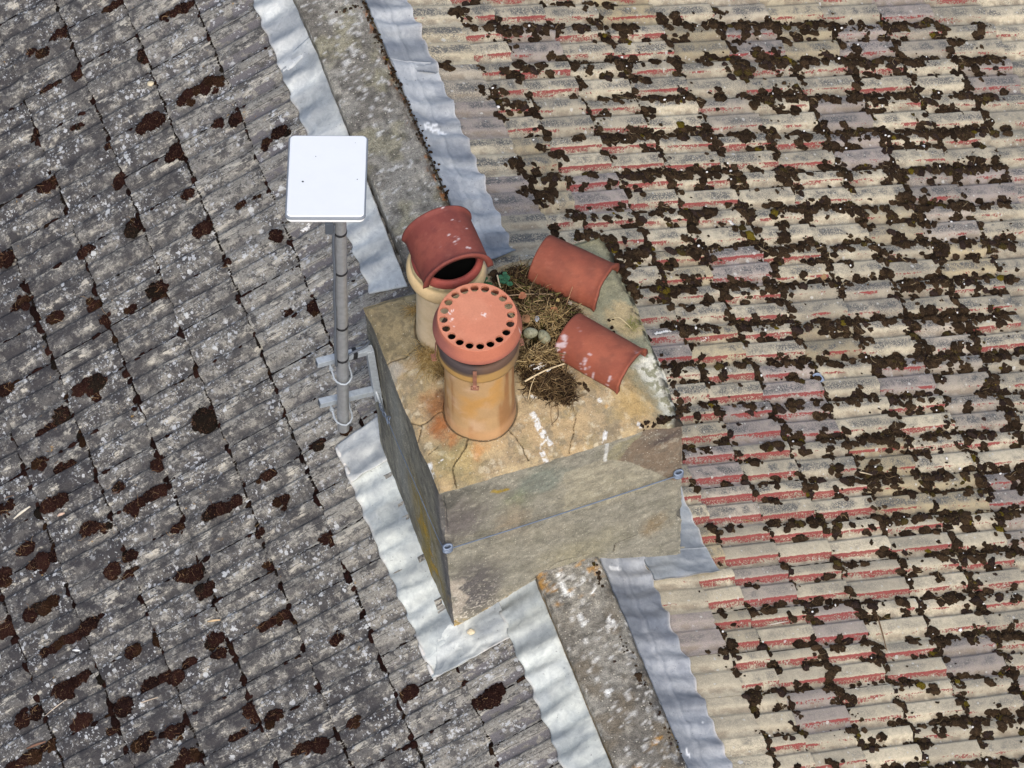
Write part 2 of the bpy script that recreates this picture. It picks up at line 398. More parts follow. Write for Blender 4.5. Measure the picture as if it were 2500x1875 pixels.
def tile_mesh(name, sign, hs, seed, mat, L=.30):
    g = np.random.default_rng(seed)
    xs = np.array([-.045, 0.0, .5, .86, 1.0])*L; xs[0] = -.045
    n, k = len(PU), len(xs)
    V = np.zeros((k, n, 3))
    for a, x in enumerate(xs):
        z = PZ*hs+(TILTR if sign < 0 else TILT)*x/L+g.normal(0, .0007, n)
        V[a, :, 0] = x; V[a, :, 1] = sign*PU; V[a, :, 2] = z
    V[-1, :, 0] += g.normal(0, .0022, n)+.003*math.sin(seed*1.7)*np.linspace(-1, 1, n)
    V[-1, :, 2] -= .0015
    F = grid_faces(k, n, flip=(sign > 0))
    F = F if sign < 0 else F
    V0 = V.reshape(-1, 3); Vs = [V0]; Fs = [F]; o = len(V0); flags = [np.full(len(F), True)]
    for edge in (V[-1], V[:, 0], V[:, -1]):
        e = edge.copy(); lo = edge.copy(); lo[:, 2] -= (.017 if sign < 0 else .0125)
        m = len(e); Vs += [e, lo]; q = np.array([[o+i, o+i+1, o+m+i+1, o+m+i] for i in range(m-1)]); Fs.append(q); flags.append(np.full(len(q), False)); o += 2*m
    me = mesh_np(name, np.vstack(Vs), [np.vstack(Fs)], mat, np.concatenate(flags))
    bm = bmesh.new(); bm.from_mesh(me); bmesh.ops.recalc_face_normals(bm, faces=[f for f in bm.faces if f.smooth])
    up = sum(f.normal.z for f in bm.faces if f.smooth)
    if up < 0: bmesh.ops.reverse_faces(bm, faces=[f for f in bm.faces if f.smooth])
    bm.to_mesh(me); bm.free()
    return me
def rot_for(side):
    if side == 'R': x = Vector((math.cos(PR), 0, -math.sin(PR))); y = Vector((0, 1, 0))
    else: x = Vector((-math.cos(PL), 0, -math.sin(PL))); y = Vector((0, -1, 0))
    return Matrix((x, y, x.cross(y))).transposed()

def build_roof(side):
    isR = side == 'R'
    CC, J, mat, hs, sign = (CR, JR, TR, HR, -1) if isR else (CL, JL, TL, HL, 1)
    to = toR if isR else toL
    s1 = CC[-1]
    dv = np.array([to(0.02, -3.6, -.03), to(s1, -3.6, -.03), to(s1, 4.4, -.03), to(0.02, 4.4, -.03), to(.02, -3.6, -.09), to(s1, -3.6, -.09), to(s1, 4.4, -.09), to(.02, 4.4, -.09)])
    fq = np.array([[0, 1, 2, 3], [7, 6, 5, 4], [0, 4, 5, 1], [1, 5, 6, 2], [2, 6, 7, 3], [3, 7, 4, 0]])
    deck = link('roof', mesh_np('roof', dv, [fq], DECK, False))
    tag(deck, 'right-hand slope of pale tiles with red paint remnants and dark moss' if isR else 'left-hand slope of grey lichen-covered roof tiles', None, None, 'structure')
    protos = [tile_mesh('roof_tile', sign, hs, 10+i, mat) for i in range(6)]
    flat = [tile_mesh('roof_tile', sign, hs*.45, 30+i, mat) for i in range(3)] if isR else protos
    M = rot_for(side); q0 = M.to_quaternion()
    g = np.random.default_rng(5 if isR else 6)
    cand = []
    for i in range(len(CC)-1):
        for j in range(-14 if isR else -9, 26 if isR else 31):
            y = J-COVER*j
            if y > 4.3 or y < -3.3: continue
            c = to((CC[i]+CC[i+1])/2, y-.1); cand.append((i, j, y, float(np.linalg.norm(c[:2]-np.array([1.35, .35] if isR else [-1.2, .35])*1.0))))
    cx = np.array([[to((CC[i]+CC[i+1])/2, y-.1)] for i, j, y, d in cand])[:, 0]
    # keep as single parts the tiles nearest the photographed area (corners of the view on this slope)
    if isR: v = (cx[:, 0]*.94-cx[:, 1]*.34)/1.95; w = (cx[:, 0]*.29+cx[:, 1]*.81+(cx[:, 2])*.5)/1.45
    else:   v = (cx[:, 0]*.94-cx[:, 1]*.34)/1.95; w = (cx[:, 0]*.29+cx[:, 1]*.81+(cx[:, 2])*.5)/1.45
    score = np.maximum(np.abs(v), np.abs(w)); order = np.argsort(score); single = set(order[:298].tolist())
    restV = []
    for n, (i, j, y, d) in enumerate(cand):
        L = CC[i+1]-CC[i]
        me = (flat if (isR and i == 0) else protos)[int(g.integers(0, 3 if (isR and i == 0) else 6))]
        q = q0 @ Quaternion((0, 0, 1), g.normal(0, .007)) @ Quaternion((1, 0, 0), g.normal(0, .009)) @ Quaternion((0, 1, 0), g.normal(0, .003))
        loc = Vector(to(CC[i]+g.normal(0, .0035), y+g.normal(0, .0014), g.normal(0, .0014)).tolist())
        sc = Vector((L/.30, 1, 1))
        if n in single:
            o = bpy.data.objects.new('roof_tile', me); col.objects.link(o); o.parent = deck
            o.rotation_mode = 'QUATERNION'; o.rotation_quaternion = q; o.location = loc; o.scale = sc
            P = np.array([[CC[i], y, 0]])
            if isR:
                red = .53+.34*g.random()-(.40 if i == 0 else 0)+.30*math.exp(-((y+.4)/.7)**2)*(1 if i < 4 else .35)-.10*(i > 4)
                if y < -1.3: red -= .12
                grime = .65+.3*g.random()+(.3 if i < 2 and y > .4 else 0)
                if y < -.5: grime -= .4*g.random()+.3
                o.color = (max(0, min(1, red)), max(0, min(1, grime)), g.random(), 1)
            else:
                lf = fbm(np.array([[CC[i]*.8, y*.8, 3]]), 1, 2, 4)[0]
                dk = np.clip(.16+.30*CC[i]+.25*(lf-.5)*2+(-.12 if i < 2 else .05)+(.18*float(sstep(.6, -.8, np.array(y))) if i > 1 else 0), 0, 1)
                o.color = (float(dk), float(np.clip(.55-.1*CC[i]+.5*(g.random()-.5), 0, 1)), 1.0 if i == 0 else (.35*g.random() if i == 1 else 0.0), 1)
        else:
            co = np.zeros(len(me.vertices)*3, np.float32); me.vertices.foreach_get('co', co)
            m = Matrix.LocRotScale(loc, q, sc); A = np.array(m)
            restV.append((co.reshape(-1, 3)@A[:3, :3].T+A[:3, 3], [np.array([p.vertices[:] for p in me.polygons])]))
    V, F = merge(restV)
    o = link('roof_tile', mesh_np('roof_tile', V, F, mat, False), deck); o['kind'] = 'stuff'
    o.color = (.6, .5, .5, 1) if isR else (.6, .4, 0, 1)
    return deck
roofR = build_roof('R'); roofL = build_roof('L')

# ------------------------------------------------------------------ chimney stack
ZT = .524
def xl(z): return np.interp(z, [-.62, .53], [-.490, -.535])
def xr(z): return np.interp(z, [-.62, .53], [.487, .476])
def yf(z): return np.interp(z, [-.62, .53], [-.688, -.655])
def yb(z): return np.interp(z, [-.62, .53], [.255, .240])
CRACKS = [[(-0.5339, -0.0315), (-0.4959, -0.0414), (-0.4622, -0.0419), (-0.4146, -0.0271), (-0.3827, -0.0185)], [(-0.533, -0.0286), (-0.5445, -0.0669), (-0.5473, -0.0916), (-0.5675, -0.1159)],
 [(-0.5361, -0.3133), (-0.5313, -0.3189), (-0.5122, -0.3443), (-0.4855, -0.3465), (-0.4467, -0.3314), (-0.4072, -0.3213), (-0.396, -0.3474)], [(-0.4992, -0.3458), (-0.5136, -0.3828), (-0.5288, -0.3988)],
 [(-0.3416, -0.4684), (-0.3808, -0.5199), (-0.4175, -0.5456), (-0.4494, -0.576), (-0.4568, -0.6019), (-0.4619, -0.6452)], [(-0.1948, -0.4873), (-0.1672, -0.5596), (-0.1595, -0.6324)],
 [(0.0788, -0.514), (0.0544, -0.5498), (0.0461, -0.5823), (0.017, -0.6205), (-0.0079, -0.6687)], [(-0.5164, -0.4792), (-0.487, -0.4722), (-0.4702, -0.4625)]]
POT1 = np.array((-0.2644, 0.0177, 0.565)); POT2 = np.array((-0.2649, -0.3711, 0.565))
def topz(x, y):
    dx = np.minimum(x-xl(ZT), xr(ZT)-x); dy = np.minimum(y-yf(ZT), yb(ZT)-y); d = np.minimum(dx, dy)
    P = np.stack([x, y, 0*x], -1)
    z = ZT-.004+.046*sstep(0, .24, d)
    z = z+(fbm(P, 7, 4, 3)-.5)*.022*sstep(0, .05, d)+(fbm(P, 40, 3, 9)-.5)*.006
    z = z-.014*(1-sstep(0, .016, d))-.012*(fbm(P, 22, 3, 31)-.35)*(1-sstep(0, .03, d))
    # worn-down right front corner
    c = np.hypot(x-xr(ZT), (y-yf(ZT))*.55); z = z-.05*(1-sstep(.02, .16, c))
    return z
def build_chimney():
    root = thing('chimney_stack', (0, -.2, -.6), 'tall rendered chimney stack with tan mortar top, standing across the ridge wall', 'chimney')
    # ---- flaunching
    nx, ny = 320, 290
    U, Vv = np.meshgrid(np.linspace(0, 1, nx), np.linspace(0, 1, ny), indexing='ij')
    ej = lambda t, sd: (fbm(np.stack([t*8, 0*t+sd, 0*t], -1), 1, 4, sd)-.5)*.016
    X = xl(ZT)+ej(Vv, 1)*(1-U)**6+(xr(ZT)-xl(ZT)+0*U)*U+ej(Vv, 2)*U**6
    Y = yf(ZT)+ej(U, 3)*(1-Vv)**6+(yb(ZT)-yf(ZT))*Vv+ej(U, 4)*Vv**6
    Z = topz(X, Y); P = np.stack([X, Y, Z], -1); P2 = P[..., :2]
    wob = np.stack([fbm(P, 26, 5, 70, .65), fbm(P, 26, 5, 80, .65)], -1)-.5
    crack = np.zeros_like(X)
    for k, cpts in enumerate(CRACKS):
        dd = polyd(P2+wob*.022, cpts); w = .0022 if k in (0, 2, 4) else .0013
        crack = np.maximum(crack, 1-sstep(w*.4, w*1.5, dd))
    for pc, rr in ((POT2, .142), (POT1, .126)):
        dd = np.abs(np.hypot(X-pc[0], Y-pc[1])-rr); crack = np.maximum(crack, (1-sstep(.001, .006, dd))*.8)
    P[..., 2] -= crack*.014
    c = np.broadcast_to(SA(172, 149, 113), P.shape).copy()
    n1 = fbm(P, 6, 5, 21); n2 = fbm(P, 14, 5, 22); n3 = fbm(P, 45, 4, 23)
    c = mixc(c, SA(160, 142, 112), sstep(.46, .62, n1)*.8); c = mixc(c, SA(138, 126, 90), sstep(.52, .66, n2)*.4); c = mixc(c, SA(184, 164, 126), sstep(.55, .7, 1-n2)*.5)
    W2 = P2+wob*.09
    def blob(pt, r, s): return 1-sstep(r*(1-s), r, np.hypot(*(np.moveaxis(W2-np.array(pt[:2]), -1, 0))))
    c = mixc(c, SA(128, 118, 98), sstep(.50, .60, fbm(P, 20, 6, 24, .65))*.65); c = mixc(c, SA(196, 184, 158), sstep(.60, .68, fbm(P, 34, 5, 25, .6))*.6)
    # dark slab at the back left, green-grey right side
    bl = sstep(-.03, .01, (W2[..., 1]-(-.02))+.35*(W2[..., 0]+.5))*sstep(-.28, -.31, W2[..., 0])
    c = mixc(c, SA(132, 120, 92), bl*.85); c = mixc(c, SA(98, 90, 72), bl*sstep(.5, .62, n3)*.6)
    c = mixc(c, SA(138, 140, 118), sstep(.18, .30, W2[..., 0]+.25*W2[..., 1])*.85)
    c = mixc(c, SA(196, 172, 128), blob((0.4082, -0.1677, 0.55), .10, .4)*.6)
    c = mixc(c, SA(168, 142, 94), blob((0.3035, -0.546, 0.55), .11, .8)*.8); c = mixc(c, SA(180, 142, 84), blob((0.1983, -0.5086, 0.55), .02, .6)*.7)
    c = mixc(c, SA(150, 140, 84), blob((-0.4309, -0.5427, 0.54), .16, .9)*.4)
    # rust wash below the pots
    c = mixc(c, SA(140, 92, 54), blob((-0.418, -0.2897, 0.55), .095, .9)*.85); c = mixc(c, SA(98, 66, 44), blob((-0.3757, -0.2655, 0.55), .05, .8)*.75)
    c = mixc(c, SA(156, 94, 48), blob((-0.441, -0.3795, 0.55), .065, .85)*.85); c = mixc(c, SA(158, 98, 54), blob((-0.4191, -0.4517, 0.55), .055, .9)*.7)
    c = mixc(c, SA(186, 124, 66), blob((-0.3343, -0.5314, 0.545), .05, .9)*.5)
    c = mixc(c, SA(170, 165, 155), blob((-0.5161, -0.0848, 0.53), .05, .5)*.6)
    # lichen and droppings
    e = np.minimum(xr(ZT)-X, 9); lw = sstep(.10, .03, e)*sstep(.42, .56, n3)*sstep(-0.2834, -0.5011, Y)*0
    band = (1-sstep(.035, .09, polyd(W2, [(0.4333, -0.4018), (0.4635, -0.4816), (0.4754, -0.5646), (0.4775, -0.6047)])))*sstep(.40, .52, fbm(P, 60, 4, 44))
    c = mixc(c, SA(214, 212, 198), band*.9); c = mixc(c, SA(58, 52, 44), 1-sstep(.03, .06, np.hypot(X-xr(ZT), Y-yf(ZT)))); c = mixc(c, SA(50, 48, 42), (1-sstep(.01, .045, e))*sstep(.42, .55, fbm(P, 38, 4, 45))*.9)
    for pts, w in (([(-0.0786, -0.4679), (-0.0824, -0.5115), (-0.0644, -0.5648), (-0.0563, -0.5988)], .013), ([(-0.0832, -0.5844), (-0.0971, -0.6184), (-0.0968, -0.6458), (-0.0918, -0.6787)], .014), ([(0.1659, -0.6115), (0.1534, -0.6364), (0.1455, -0.6765)], .010), ([(-0.5306, -0.5197), (-0.5349, -0.5512), (-0.5338, -0.5768)], .014), ([(-0.0565, -0.3923), (-0.0544, -0.4146)], .008), ([(0.2997, -0.6258), (0.3017, -0.6343)], .010), ([(0.185, -0.4843), (0.1868, -0.4888)], .008), ([(-0.4902, -0.5291), (-0.4722, -0.5258)], .004)):
        m = 1-sstep(w*.55, w*1.1, polyd(P2+wob*.03, pts)); c = mixc(c, SA(222, 222, 218), m*sstep(.40, .52, fbm(P, 80, 4, 46, .65))*.9)
    c = mixc(c, SA(60, 48, 36), crack*.8)  # darkness of the crack depth painted into the mortar, with dirt
    part(root, 'mortar_cap', P, grid_faces(nx, ny), MORTAR, True, c)
    # ---- faces
    def face(kind, nu, nv):
        u = np.linspace(0, 1, nu); v = np.linspace(0, 1, nv); U, Vv = np.meshgrid(u, v, indexing='ij')
        if kind in ('front', 'back'):
            q = Vv*0; xt = xl(ZT)+ej(q*0+(0 if kind == 'front' else 1), 1)*(1-U)**6+(xr(ZT)-xl(ZT))*U+ej(q+(0 if kind == 'front' else 1), 2)*U**6
            yt = (yf(ZT)+ej(U, 3)) if kind == 'front' else (yb(ZT)+ej(U, 4))
            zt_ = topz(xt, yt); zb = -.75; Z = zb+(zt_-zb)*Vv
            f = sstep(.93, 1.0, Vv)
            X = (xl(Z)+(xr(Z)-xl(Z))*U)*(1-f)+xt*f; Y = (yf(Z) if kind == 'front' else yb(Z))*(1-f)+yt*f
            P = np.stack([X, Y, Z], -1); amp = sstep(0, .02, U)*sstep(1, .98, U)*sstep(1, .985, Vv)
            sgn = -1 if kind == 'front' else 1
            P[..., 1] += sgn*((fbm(P, 5, 3, 51)-.5)*.016+(fbm(P, 30, 4, 52)-.5)*.006)*amp
        else:
            t = 0*U if kind == 'left' else 0*U+1
            yt = yf(ZT)+ej(t, 3)*(1-U)**6+(yb(ZT)-yf(ZT))*U+ej(t, 4)*U**6
            xt = (xl(ZT)+ej(U, 1)) if kind == 'left' else (xr(ZT)+ej(U, 2))
            zt_ = topz(xt, yt); zb = -.9; Z = zb+(zt_-zb)*Vv; f = sstep(.93, 1.0, Vv)
            Y = (yf(Z)+(yb(Z)-yf(Z))*U)*(1-f)+yt*f; X = (xl(Z) if kind == 'left' else xr(Z))*(1-f)+xt*f
            P = np.stack([X, Y, Z], -1); amp = sstep(0, .02, U)*sstep(1, .98, U)*sstep(1, .985, Vv)
            P[..., 0] += (-1 if kind == 'left' else 1)*((fbm(P, 5, 3, 53)-.5)*.014+(fbm(P, 30, 4, 54)-.5)*.006)*amp
        return U, Vv, P
    def worn(kind, U, P):
        """chips and waviness that depend on place only, so neighbouring faces still meet"""
        z = P[..., 2]; fade = sstep(ZT+.0, ZT-.05, z)
        Q_ = P.copy()
        for sx, sy in ((-1, -1), (1, -1), (-1, 1), (1, 1)):
            ex = xl(z) if sx < 0 else xr(z); ey = yf(z) if sy < 0 else yb(z)
            d = np.hypot(P[..., 0]-ex, P[..., 1]-ey); N_ = np.stack([z*0+sx*3+sy*7, z*0, z], -1)
            a = (.006+.022*sstep(.55, .72, fbm(N_, 9, 3, 57))+.010*(fbm(N_, 34, 3, 58)-.3))*np.exp(-(d/.016)**2)*fade
            Q_[..., 0] -= sx*a*.7; Q_[..., 1] -= sy*a*.7
        return Q_
    U, Vv, P = face('front', 300, 330); P = worn('front', U, P)
    Q = P[..., [0, 2]]; wob = np.stack([fbm(P, 12, 4, 60), fbm(P, 12, 4, 61)], -1)-.5; n1 = fbm(P, 4, 5, 62); n2 = fbm(P, 16, 5, 63); n3 = fbm(P, 50, 4, 64)
    c = np.broadcast_to(SA(150, 145, 130), P.shape).copy()
    c = mixc(c, SA(166, 158, 138), sstep(.45, .62, n1)*.6); c = mixc(c, SA(132, 128, 112), sstep(.5, .64, n2)*.6)
    Wq = Q+wob*.12
    def sp(pt): return np.array([pt[0], pt[2]])
    def bq(pt, r, s, k=(1, 1)):
        d = (Wq-sp(pt))/np.array(k); return 1-sstep(r*(1-s), r, np.hypot(d[..., 0], d[..., 1]))
    c = mixc(c, SA(108, 101, 98), bq((-0.4737, -0.66, 0.2764), .18, .8, (1, 1.3))*.9); c = mixc(c, SA(92, 87, 87), bq((-0.394, -0.67, -0.286), .17, .7, (.9, 1.7))*.9)
    c = mixc(c, SA(86, 84, 78), bq((-0.471, -0.655, 0.4446), .10, .7, (2.2, .6))*.8)
    c = mixc(c, SA(130, 136, 124), bq((-0.1159, -0.655, 0.3807), .13, .6, (1.3, .9))*.8); c = mixc(c, SA(122, 126, 98), bq((-0.2174, -0.655, 0.295), .11, .8)*.7)
    c = mixc(c, SA(158, 143, 120), bq((-0.2443, -0.66, 0.1399), .11, .9, (.9, 1.6))*.75)
    c = mixc(c, SA(164, 157, 134), bq((0.1077, -0.655, 0.1847), .16, .6, (1.2, 1))*.75); c = mixc(c, SA(150, 143, 114), bq((0.0598, -0.66, -0.2408), .2, .9, (1.4, .8))*.5)
    Wp = np.concatenate([Q+wob*.035, 0*Q[..., :1]], -1).reshape(-1, 3)
    def patch(pl, colr, a):
        return mixc(c, SA(*colr), in_poly(Wp, [sp(q) for q in pl]).reshape(U.shape)*a)
    c = patch([(-0.0176, -0.655, 0.3874), (0.1559, -0.655, 0.389), (0.2667, -0.655, 0.3823), (0.4343, -0.66, 0.099), (0.2628, -0.66, 0.0527), (-0.0162, -0.66, 0.07)], (170, 162, 140), .75)
    c = patch([(0.2737, -0.655, 0.2883), (0.1904, -0.655, 0.3625), (0.2901, -0.655, 0.49), (0.3591, -0.65, 0.5279), (0.5288, -0.65, 0.5413), (0.5396, -0.66, 0.0373), (0.4525, -0.66, 0.0623)], (128, 110, 92), .9)
    c = patch([(0.1526, -0.655, 0.3781), (0.1884, -0.655, 0.4756), (0.3089, -0.65, 0.4933), (0.2705, -0.655, 0.4504), (0.2075, -0.655, 0.359)], (150, 142, 112), .8); c = mixc(c, SA(84, 74, 72), bq((0.4042, -0.65, 0.4225), .11, .8, (1.3, .7))*.8)
    c = mixc(c, SA(140, 118, 84), bq((0.3728, -0.66, -0.2273), .10, .9)*.7)
    strip = (1-sstep(.018, .03, np.abs(Wq[..., 0]-sp((-0.4744, -0.67, -0.1361))[0])))*sstep(-.50, -.44, Q[..., 1])*sstep(-.17, -.21, Q[..., 1])
    c = mixc(c, SA(186, 174, 158), strip*.85)
    c = mixc(c, SA(176, 142, 62), (1-sstep(.02, .05, np.abs(Wq[..., 1]-np.interp(Q[..., 0], [-.49, -.2, -.1], [-.56, -.455, -.40]))))*sstep(.42, .56, n3)*sstep(-.08, -.14, Q[..., 0])*.8)
    c = mixc(c, SA(168, 150, 120), sstep(0.04, .015, Q[..., 1]-np.interp(Q[..., 0], [-.49, -.14, 0, .48], [-.60, -.43, -.43, -.60]))*.7)
    m = (1-sstep(.004, .010, polyd(Q+wob*.02, [sp((0.1538, -0.655, 0.5179)), sp((0.1586, -0.655, 0.4291)), sp((0.1526, -0.655, 0.3781))])))
    c = mixc(c, SA(230, 230, 226), m*.7); c = mixc(c, SA(168, 140, 40), bq((-0.2973, -0.655, 0.4228), .022, .6)*.9)
    for pts in ([sp((-0.1461, -0.68, -0.3588)), sp((-0.0511, -0.68, -0.2913)), sp((0.0881, -0.68, -0.2978))], [sp((0.1932, -0.68, -0.3376)), sp((0.2028, -0.68, -0.2861)), sp((0.2965, -0.68, -0.2651))]):
        m = 1-sstep(.0015, .005, polyd(Q+wob*.02, pts)); P[..., 1] += m*.006; c = mixc(c, SA(60, 54, 44), m*.8)  # crack depth painted dark over the shallow groove
    c = mixc(c, SA(112, 108, 98), sstep(.50, .60, fbm(P, 24, 6, 68, .68))*.28); c = mixc(c, SA(180, 174, 156), sstep(.58, .66, fbm(P, 40, 5, 69, .65))*.35)
    # streaks of run-off
    stz = fbm(np.stack([P[..., 0]*22, P[..., 2]*1.6, 0*U], -1), 1, 4, 66); c = mixc(c, SA(104, 100, 90), sstep(.56, .7, stz)*.22*sstep(.35,.6,n2))
    c = mixc(c, SA(216, 206, 190), sstep(.62, .68, fbm(P, 130, 2, 67))*sstep(-.1, -.45, Q[..., 1]+.5*(Q[..., 0]+.5))*.8)
    part(root, 'front_render', P, grid_faces(300, 330), RENDER, True, c)
    for kind in ('left', 'right', 'back'):
        nu, nv = (260, 330) if kind == 'left' else (60, 60)
        U, Vv, P = face(kind, nu, nv); P = worn(kind, U, P); n1 = fbm(P, 5, 5, 71); n2 = fbm(P, 18, 5, 72)
        c = np.broadcast_to(SA(136, 132, 118), P.shape).copy()
        stz = fbm(np.stack([P[..., 1]*24, P[..., 2]*1.2, 0*U], -1), 1, 4, 73)
        c = mixc(c, SA(100, 97, 90), sstep(.46, .62, stz)*.55); c = mixc(c, SA(160, 154, 136), sstep(.58, .7, 1-stz)*.5); c = mixc(c, SA(84, 81, 76), sstep(.50, .60, n2)*.5)
        if kind == 'left':
            yl = sstep(.1, -.25, P[..., 2]-.1)*np.exp(-((U-.28-.10*(n1-.5)*4)/.16)**2)
            c = mixc(c, SA(150, 130, 66), np.clip(yl, 0, 1)*.85*sstep(.3, .55, stz+.1)); c = mixc(c, SA(100, 98, 98), sstep(.12, .03, U)*.8)
            c = mixc(c, SA(158, 158, 150), np.exp(-((U-.62)/.10)**2)*sstep(.25, .45, Vv)*.6)
            c = mixc(c, SA(172, 138, 50), sstep(.62, .7, n2)*yl*.8)
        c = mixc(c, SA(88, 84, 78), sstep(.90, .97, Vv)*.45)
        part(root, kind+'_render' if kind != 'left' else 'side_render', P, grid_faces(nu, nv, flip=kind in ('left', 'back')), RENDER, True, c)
    return root
chimney = build_chimney()

# ------------------------------------------------------------------ ridge wall
def build_wall():
    ys = np.arange(-3.4, 4.3, .0085); nu = 40
    # section: left foot, left edge, flat, right edge, right foot
    sec = np.array([[-.150, -.50], [-.151, -.44], [-.152, -.37], [-.1495, -.341], [-.142, -.334], [-.06, -.330], [.03, -.330], [.085, -.333], [.108, -.338], [.118, -.35], [.121, -.40], [.122, -.50]])
    t = np.linspace(0, 1, len(sec)); tt = np.concatenate([np.linspace(0, .27, 8), np.linspace(.29, .73, 26), np.linspace(.75, 1, 8)])
    sx = np.interp(tt, t, sec[:, 0]); sz = np.interp(tt, t, sec[:, 1])
    X, Y = np.meshgrid(sx, ys, indexing='ij'); Z = np.broadcast_to(sz[:, None], X.shape).copy()
    X = X+np.interp(Y, [-1.6, 0, 2.3], [.012, .006, -.008])
    P = np.stack([X, Y, Z], -1); n1 = fbm(P, 6, 4, 81); n2 = fbm(P, 26, 4, 82); n3 = fbm(P, 80, 3, 83)
    top = sstep(-.36, -.338, Z); ed = np.minimum(np.abs(sx-(-.150)), np.abs(sx-.118))[:, None]
    P[..., 2] += ((n1-.5)*.012+(n2-.5)*.010+(n3-.5)*.005)*top; P[..., 0] += ((fbm(P, 9, 4, 84)-.5)*.016+(n2-.5)*.008)*(1-top*.6)
    c = np.broadcast_to(SA(146, 142, 132), P.shape).copy()
    c = mixc(c, SA(116, 111, 102), sstep(.42, .6, n1)*.9); c = mixc(c, SA(178, 172, 158), sstep(.54, .66, n2)*.7)
    up = sstep(.3, 1.2, Y); c = mixc(c, SA(150, 144, 118), up*sstep(.5, .62, fbm(P, 8, 4, 85))*.7)
    c = mixc(c, SA(78, 74, 68), sstep(.56, .66, fbm(P, 34, 4, 86))*.65)
    c = mixc(c, SA(118, 108, 92), sstep(-.7, -1.1, Y)*sstep(.45, .6, fbm(P, 12, 4, 87))*.75)
    c = mixc(c, SA(186, 134, 44), sstep(.60, .68, fbm(P, 30, 5, 88))*sstep(.54, .64, fbm(P, 3, 2, 89))*.6*top*(Y < .5))
    c = mixc(c, SA(204, 202, 196), sstep(.66, .70, fbm(P, 55, 3, 90))*.8)
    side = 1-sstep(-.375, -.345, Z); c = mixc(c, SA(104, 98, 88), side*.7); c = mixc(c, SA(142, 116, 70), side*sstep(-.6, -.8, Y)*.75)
    re = sstep(.06, .11, X); c = mixc(c, SA(70, 50, 32), re*up*sstep(.44, .58, n2)*.85); c = mixc(c, SA(150, 92, 40), re*up*sstep(.62, .70, fbm(P, 50, 3, 91))*.8)
    lowr = re*sstep(-.9, -1.2, Y); c = mixc(c, SA(60, 58, 58), lowr*sstep(.45, .6, n2)*.8); c = mixc(c, SA(178, 178, 174), lowr*sstep(.55, .66, fbm(P, 40, 4, 92))*.7)
    P2 = P[..., :2]; wob = np.stack([fbm(P, 50, 3, 93), fbm(P, 50, 3, 94)], -1)-.5
    for pts, w in (([(-0.0559, -0.7522), (-0.0562, -0.7818), (-0.0594, -0.8004)], .018), ([(0.0342, -0.7625), (0.0347, -0.7706)], .011), ([(-0.0422, -0.8104), (-0.0386, -0.8196)], .010), ([(-0.0419, -0.9149), (-0.0465, -0.9467), (-0.0411, -0.9604)], .008), ([(0.0663, -0.9651), (0.0759, -0.9862)], .008), ([(-0.0663, -0.6991), (-0.058, -0.7099)], .009), ([(-0.0518, -1.265), (-0.0452, -1.275)], .016), ([(-0.0556, -1.275), (-0.0563, -1.286)], .009), ([(0.0671, -0.8058), (0.0464, -0.834)], .004), ([(0.0077, -1.13), (0.0132, -1.134)], .008)):
        w = w*.75; m = 1-sstep(w*.6, w, polyd(P2+wob*.016, pts)); c = mixc(c, SA(240, 240, 236), m*sstep(.36, .44, n3)*top)
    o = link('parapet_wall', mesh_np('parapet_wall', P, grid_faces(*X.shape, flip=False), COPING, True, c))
    tag(o, 'low grey-brown rough mortar wall running along the ridge and under the chimney', 'wall')
build_wall()

